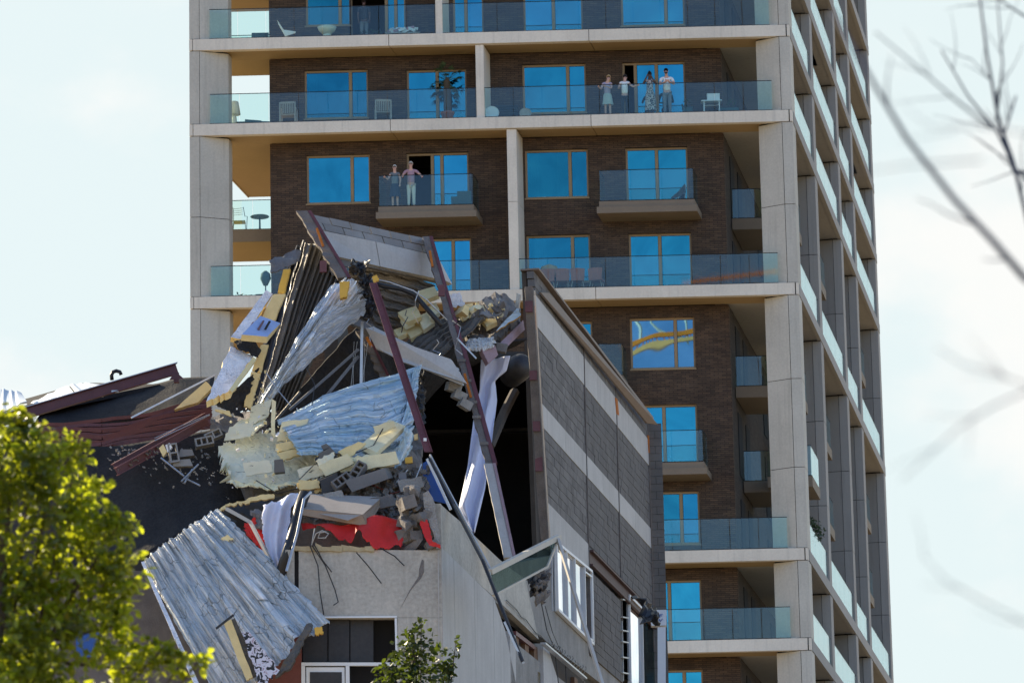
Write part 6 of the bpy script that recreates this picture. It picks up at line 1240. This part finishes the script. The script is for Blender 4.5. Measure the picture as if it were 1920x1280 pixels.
# top balcony
t = put_t('butterfly_chair', 'white wire butterfly chair on the top balcony', 'chair', 537, 55, .7, 6)
lp(ruledl([(-.35, .1, .92), (-.1, 0, .5), (.35, 0, .42)], [(-.3, .1, .75), (-.05, 0, .25), (.33, 0, .36)]), 'sling', M['white_plastic'], t)
for x in (-.2, .2): lp(MB().tube([(x, 0, 0), (-x*.5, .1, .45)], .012, 5), 'leg', M['white_plastic'], t)
t = put_t('bowl_chair', 'round pale wicker bowl chair on the top balcony', 'chair', 613, 55, .7, 6); lp(MB().lathe((0, 0, .28), [(.15, 0), (.30, .14), (.36, .27), (.33, .26), (.26, .14), (.1, .04)], 20), 'bowl', M['lamp_white'], t, True); lp(MB().lathe((0, 0, 0), [(.24, 0), (.2, .14), (.14, .28)], 14), 'foot', M['lamp_white'], t)
t = put_t('laundry_pile', 'heap of white and red laundry on a low table, top balcony', 'laundry', 755, 52, .7, 6); lp(MB().box((0, 0, .18), (.65, .3, .02)), 'tabletop', M['garden_wood'], t)
for x in (-.55, .55): lp(MB().box((x, 0, .08), (.03, .25, .08)), 'leg', M['garden_wood'], t)
for i in range(12): lp(MB().box((-.4+i*.075, rl.uniform(-.1, .1), .28+rl.uniform(0, .16)), (.14, .12, .05), Euler((rl.uniform(-.5, .5), rl.uniform(-.5, .5), rl.uniform(-.5, .5))).to_matrix()), 'folded_cloth', M['white_plastic' if i % 3 else 'cloth_rose'], t)
t = put_t('lounge_chair', 'white lounge chair in the top left corner loggia', 'chair', 492, 55, 2.0, 6); lp(MB().box((0, 0, .4), (.32, .25, .02)), 'seat', M['sofa_teal'], t); lp(MB().box((-.1, .2, .62), (.32, .02, .26), Euler((-.3, 0, 0)).to_matrix()), 'backrest', M['sofa_teal'], t)
for x in (-.28, .28): lp(MB().box((x, 0, .2), (.02, .22, .19)), 'leg', M['sofa_teal'], t)
t = put_t('plant_stand', 'row of small dark potted plants by the top balcony doorway', 'plants', 695, 58, .6, 6); mb = MB(); [leafy(V((x, 0, .28)), .16, 40, .07, mb, rl) for x in (-.3, 0, .3)]; lp(mb, 'foliage', M['palm_leaf'], t); [lp(MB().lathe((x, 0, 0), [(.1, 0), (.13, .2)], 10), 'pot', M['dark_wicker'], t) for x in (-.3, 0, .3)]
# left loggias
t = put_t('wire_chair', 'pale wire garden chair in the left loggia behind glass', 'chair', 449, 410, 3.6, 4)
lp(MB().box((0, 0, .42), (.22, .22, .02)), 'seat', mottled('chair_yellow', (.40, .36, .16), .1), t)
for i in range(4): lp(MB().bar((-.22, .05, .95-i*.08), (.12, .05, .98-i*.08), .012, .012), 'back_rung', M['dark_wicker'], t)
for L in (((-.24, .06, 1.0), (-.22, .02, .4), (-.24, 0, 0)), ((.14, .06, 1.02), (.2, .02, .65), (.3, -.1, .62), (.26, -.1, 0)), ((-.2, -.2, .4), (-.26, -.22, 0)), ((.2, .2, .4), (.24, .22, 0))): lp(MB().tube(L, .013, 5), 'frame_rod', M['dark_wicker'], t)
t = put_t('round_table', 'round pedestal table beside the wire chair in the left loggia', 'table', 487, 412, 3.7, 4); lp(MB().lathe((0, 0, .62), [(.34, 0), (.36, .02), (.34, .04)], 18), 'tabletop', M['sofa_teal'], t); lp(MB().lathe((0, 0, 0), [(.2, 0), (.04, .04), (.03, .62)], 10), 'pedestal', M['sofa_teal'], t)
t = put_t('parasol', 'folded dark parasol standing in the lower left loggia', 'parasol', 498, 540, 1.6, 3); lp(MB().tube([(0, 0, 0), (0, 0, 1.0)], .025, 6), 'pole', M['sofa_teal'], t); lp(MB().lathe((0, 0, .75), [(.08, 0), (.2, .25), (.17, .45), (.05, .55)], 10), 'canopy', M['sofa_teal'], t, True)
t = put_t('potted_plant', 'bushy low plant in the lower left loggia', 'plant', 452, 545, 1.8, 3); mb = MB(); leafy(V((0, 0, .28)), .33, 160, .09, mb, rl, (1.2, .7, .8)); lp(mb, 'foliage', M['palm_leaf'], t); lp(MB().box((0, 0, .1), (.4, .15, .1)), 'trough', M['sofa_teal'], t)
t = put_t('garden_chair', 'low dark chair beside the folded parasol in the lower left loggia', 'garden chair', 486, 545, 1.7, 3); garden_chair(t, M['sofa_teal'], .45); t.scale = (.6, .6, .55)
# curtains in the pale-curtained window
for a_, b_, ya, yb in ((989, 1008, 366, 284), (1042, 1066, 366, 284), (1074, 1100, 366, 284), (576, 592, 218, 134), (660, 668, 218, 134), (578, 598, 44, -35), (640, 652, 44, -35), (1198, 1212, 1015, 925), (1000, 1022, 524, 444)):
    q0, q1 = tw(a_, (ya+yb)/2, WB)[0], tw(b_, (ya+yb)/2, WB)[0]; zc0, zc1 = tw((a_+b_)/2, ya, WB)[1], tw((a_+b_)/2, yb, WB)[1]; cu = MB(); cu.add([T(q0+(q1-q0)*k/10, WB+.30+.03*(k%2), z) for z in (zc0, zc1) for k in range(11)], [(k, k+1, 12+k, 11+k) for k in range(10)]); o = cu.build('curtain', M['white_plastic'], tower)
# plant on the tower's flank
p = T(TW-.35, 5.2, ZL(0)); t = thing('potted_plant', 'bushy potted shrub on the tower\'s flank above the long side railing', 'plant', p); mb = MB(); leafy(V((0, 0, 1.5)), .62, 420, .12, mb, rl, (1, 1.3, .9)); lp(mb, 'foliage', M['palm_leaf'], t); lp(MB().lathe((0, 0, 0), [(.2, 0), (.28, .5)], 12), 'pot', M['terracotta'], t); lp(MB().tube([(0, 0, .4), (0, 0, 1.4)], .03, 6), 'stem', M['palm_trunk'], t)

# ------------------------------------------------------------------ crane behind the street, seen only mirrored in the glass
def mirrored(px, py, w, dist=185):
    n = TN; p0 = T(0, w, 0); q = on_plane(px, py, p0, n); d = (q-V((0, 0, CZ))).normalized(); r_ = d-n*2*d.dot(n); return q+r_*dist
mottled('crane_yellow', (.95, .26, .02), .12, .5, 6, .55, bump=0)
t = thing('tower_crane', 'yellow tower crane across the street, mirrored in the tower\'s glass', 'crane', mirrored(1500, 600, WB+.16)*1.0)
A, B = mirrored(1165, 650, WB+.16), mirrored(1640, 545, WB+.16); A2, B2 = mirrored(1165, 668, WB+.16), mirrored(1640, 560, WB+.16)
MB().bar(A, B, .35, .42).build('upper_chord', M['crane_yellow'], t); MB().bar(A2, B2, .3, .34).build('lower_chord', mottled('crane_pale', (.95, .5, .2), .1), t)
wv = MB()
for i in range(60): wv.bar(A.lerp(B, i/60), A2.lerp(B2, (i+.5)/60), .07, .07)
wv.build('lattice', M['crane_yellow'], t)
for pts in (((1212, 560), (1222, 600), (1243, 625), (1275, 640)), ((1190, 560), (1196, 610), (1199, 650)), ((1281, 560), (1283, 650)), ((1184, 640), (1190, 655), (1198, 662))): MB().tube([mirrored(x, y, WB+.16) for x, y in pts], .12, 5).build('hose', M['white_frame'], t)
C1, C2 = mirrored(1280, 531, .04), mirrored(1452, 509, .04); MB().bar(C1, C2, .2, .3).build('boom', M['crane_yellow'], t); MB().bar(C2, B, .3, .3).build('boom_link', M['crane_yellow'], t)
mb = V((B.x, B.y, 0)); MB().bar(mb, B+V((0, 0, 6)), 1.4, 1.4, (0, 1, 0)).build('mast', M['crane_yellow'], t)

# ------------------------------------------------------------------ trees
def leafmat(name, c, tr, gloss=.35):
    m = NT(name); oi = m.noise(2.2, 2, .6); f = m.noise(11, 1, .5); k = m.mix(m.ramp(oi, [(.35, (0, 0, 0)), (.7, (1, 1, 1))]), sc(c, .7), sc(c, 1.5)); k = m.mix(m.ramp(f, [(.66, (0, 0, 0)), (.74, (1, 1, 1))]), k, (c[0]*3.2, c[1]*1.6, c[2]))
    m.col(k); m.set(gloss, 0, .5); t_ = m.n('ShaderNodeBsdfTranslucent'); m.l(m.mix(m.ramp(m.noise(3.1, 3, .7), [(.38, (0, 0, 0)), (.62, (1, 1, 1))]), sc(tr, .22), tr), t_.inputs['Color']); mx_ = m.n('ShaderNodeMixShader'); mx_.inputs[0].default_value = .5
    m.l(m.b.outputs[0], mx_.inputs[1]); m.l(t_.outputs[0], mx_.inputs[2]); m.l(mx_.outputs[0], m.t.nodes['Material Output'].inputs[0]); M[name] = m.m
leafmat('leaf_lit', (.055, .085, .006), (.72, .80, .03)); leafmat('leaf_dark', (.022, .04, .005), (.10, .14, .01))
mottled('bark', (.09, .07, .05), .3, 6, 60, .95, bump=1, dist=.02); mottled('twig_blue', (.03, .042, .075), .2, 6, 60, .8)
def tree(name, label, Y, blobs, leafsize, density, mat, seed, trunk_px, limb=True, sprig=True):
    rg = random.Random(seed); t = thing(name, label, 'tree', V((at(trunk_px, 1280, Y).x, Y, 0)))
    pm = FPX/Y*.98; cr = MB(); tr = MB(); base = V((at(trunk_px, 1280, Y).x, Y, 0)); cents = []
    for bx, by, br in blobs:
        c = at(bx, by, Y); r_ = br/pm; c = c+V((0, rg.uniform(-.5, .5)*r_, 0)); n = int(density*(r_/leafsize)**2); cents.append((c, r_))
        sub = [(c+V((rg.gauss(0, 1), rg.gauss(0, 1), rg.gauss(0, 1))).normalized()*r_*rg.uniform(.5, .98), r_*rg.uniform(.16, .34)) for _ in range(max(8, int(26)))]
        for i in range(n):
            if rg.random() < .72: sc_, sr = rg.choice(sub); d = V((rg.gauss(0, 1), rg.gauss(0, 1), rg.gauss(0, .8))); p = sc_+d.normalized()*sr*rg.random()**.5
            else: d = V((rg.gauss(0, 1), rg.gauss(0, 1), rg.gauss(0, 1))).normalized(); p = c+d*r_*rg.uniform(.2, .95)
            leaf(cr, p, leafsize*rg.uniform(.55, 1.25), rg)
    cr.build('crown', mat, t)
    top = cents[0][0]; mid = V((base.x, base.y, top.z*.55)); tr.tube([base, mid, V((top.x*.6+base.x*.4, Y, top.z*.85)), top], [.16, .12, .07, .02], 8)
    for c, r_ in cents[1:]:
        if r_ > 1.2*cents[0][1]: continue
        s = mid.lerp(top, rg.uniform(.1, .8)); tr.tube([s, s.lerp(c, .5)+V((0, .2, -.1)), c], [.022, .014, .006], 5)
    tr.build('trunk', M['bark'], t)
    return t
tree('leafy_tree', 'sunlit yellow-green leafy tree blurred in the lower left corner', 27,
     [(20, 890, 100), (-70, 900, 130), (105, 880, 72), (60, 835, 62), (150, 845, 32), (140, 930, 66), (60, 1010, 120), (180, 1000, 68), (225, 985, 40), (212, 1070, 62), (150, 1110, 100), (30, 1150, 130), (-100, 1150, 170), (90, 1250, 120), (210, 1170, 62), (250, 1250, 60), (300, 1220, 36), (335, 1250, 36), (375, 1238, 20), (0, 1380, 200), (200, 1400, 150), (-200, 1380, 220), (30, 780, 26), (5, 800, 50)], .072, 24, M['leaf_lit'], 3, -60)
tree('young_tree', 'small dark green tree rising before the grey front wall at the bottom', 60,
     [(775, 1190, 26), (765, 1225, 38), (805, 1235, 40), (745, 1262, 42), (800, 1285, 60), (852, 1222, 14), (838, 1250, 20), (855, 1200, 7), (720, 1275, 22), (790, 1165, 9), (784, 1400, 110)], .10, 17, M['leaf_dark'], 9, 780)
# bare twigs close to the lens
rb_ = random.Random(21); bt = thing('bare_tree', 'blurred bare branches of a close tree against the sky on the right', 'tree', V((at(2250, 1280, 10).x, 10, 0)))
tb = MB(); tb.tube([V((at(2250, 1280, 10).x, 10, 0)), at(2230, 1200, 10), at(2180, 500, 10), at(2140, -100, 10), at(2150, -500, 10)], [.09, .07, .05, .04, .02], 8); tb.build('trunk', M['bark'], bt)
BR = [([(1560, 20), (1640, 160), (1700, 260), (1790, 375), (1860, 450), (1920, 520), (2170, 700)], 17, 9.5), ([(1835, -20), (1850, 100), (1872, 225), (1900, 305), (1930, 430), (2175, 650)], 11, 15),
      ([(1765, 95), (1815, 180), (1868, 245), (1905, 318), (1990, 400), (2175, 560)], 8, 15), ([(1640, 60), (1725, 130), (1800, 195), (1862, 240)], 6, 11), ([(1905, 180), (1880, 260), (1900, 320), (1960, 330), (2160, 460)], 10, 15), ([(1870, 0), (1880, 120), (1868, 225)], 6, 15), ([(1820, 110), (1858, 150), (1878, 240)], 4, 15),
      ([(1690, 900), (1745, 850), (1800, 800), (1860, 762), (1920, 735), (2190, 640)], 5, 7), ([(1755, 650), (1810, 685), (1870, 700), (1930, 725), (2190, 780)], 4, 7), ([(1730, 1040), (1770, 1085), (1830, 1120), (1930, 1170), (2230, 1200)], 4, 7),
      ([(1860, -10), (1920, 30), (2140, 120)], 7, 16), ([(1570, 330), (1700, 310), (1840, 300)], 4, 6.5), ([(1750, 240), (1830, 235), (1920, 250), (2160, 300)], 4, 7)]
for pts, wpx, Y in BR:
    n = len(pts); r0 = wpx*.8/2/(FPX/Y); MB().tube([at(x, y, 10 if x > 2050 else Y) for x, y in pts], [r0*(.5+.7*i/(n-1)) for i in range(n)], 6).build('branch', M['twig_blue'], bt, True)

for pts, wpx, Y in BR:
    for q in range(3 if wpx < 8 else 6):
        k = rb_.randrange(len(pts)-2) if len(pts) > 3 else 0; a = pts[k]; b = pts[k+1]; u = rb_.random(); x = a[0]+(b[0]-a[0])*u; y = a[1]+(b[1]-a[1])*u
        if x < 1640 or x > 1930: continue
        d = rb_.choice((-1, 1)); L = rb_.uniform(50, 130); an = atan2(b[1]-a[1], b[0]-a[0])+pi+d*rb_.uniform(.35, .8); P_ = [(x, y)]
        for i in range(4): an += rb_.uniform(-.22, .22); P_.append((P_[-1][0]+cos(an)*L/4, P_[-1][1]+sin(an)*L/4))
        if min(p[0] for p in P_) < 1640: continue
        r0 = max(2.2, wpx*.3)/2/(FPX/Y); MB().tube([at(px_, py_, Y) for px_, py_ in P_], [r0*(1-.18*i) for i in range(5)], 5).build('twig', M['twig_blue'], bt, True)
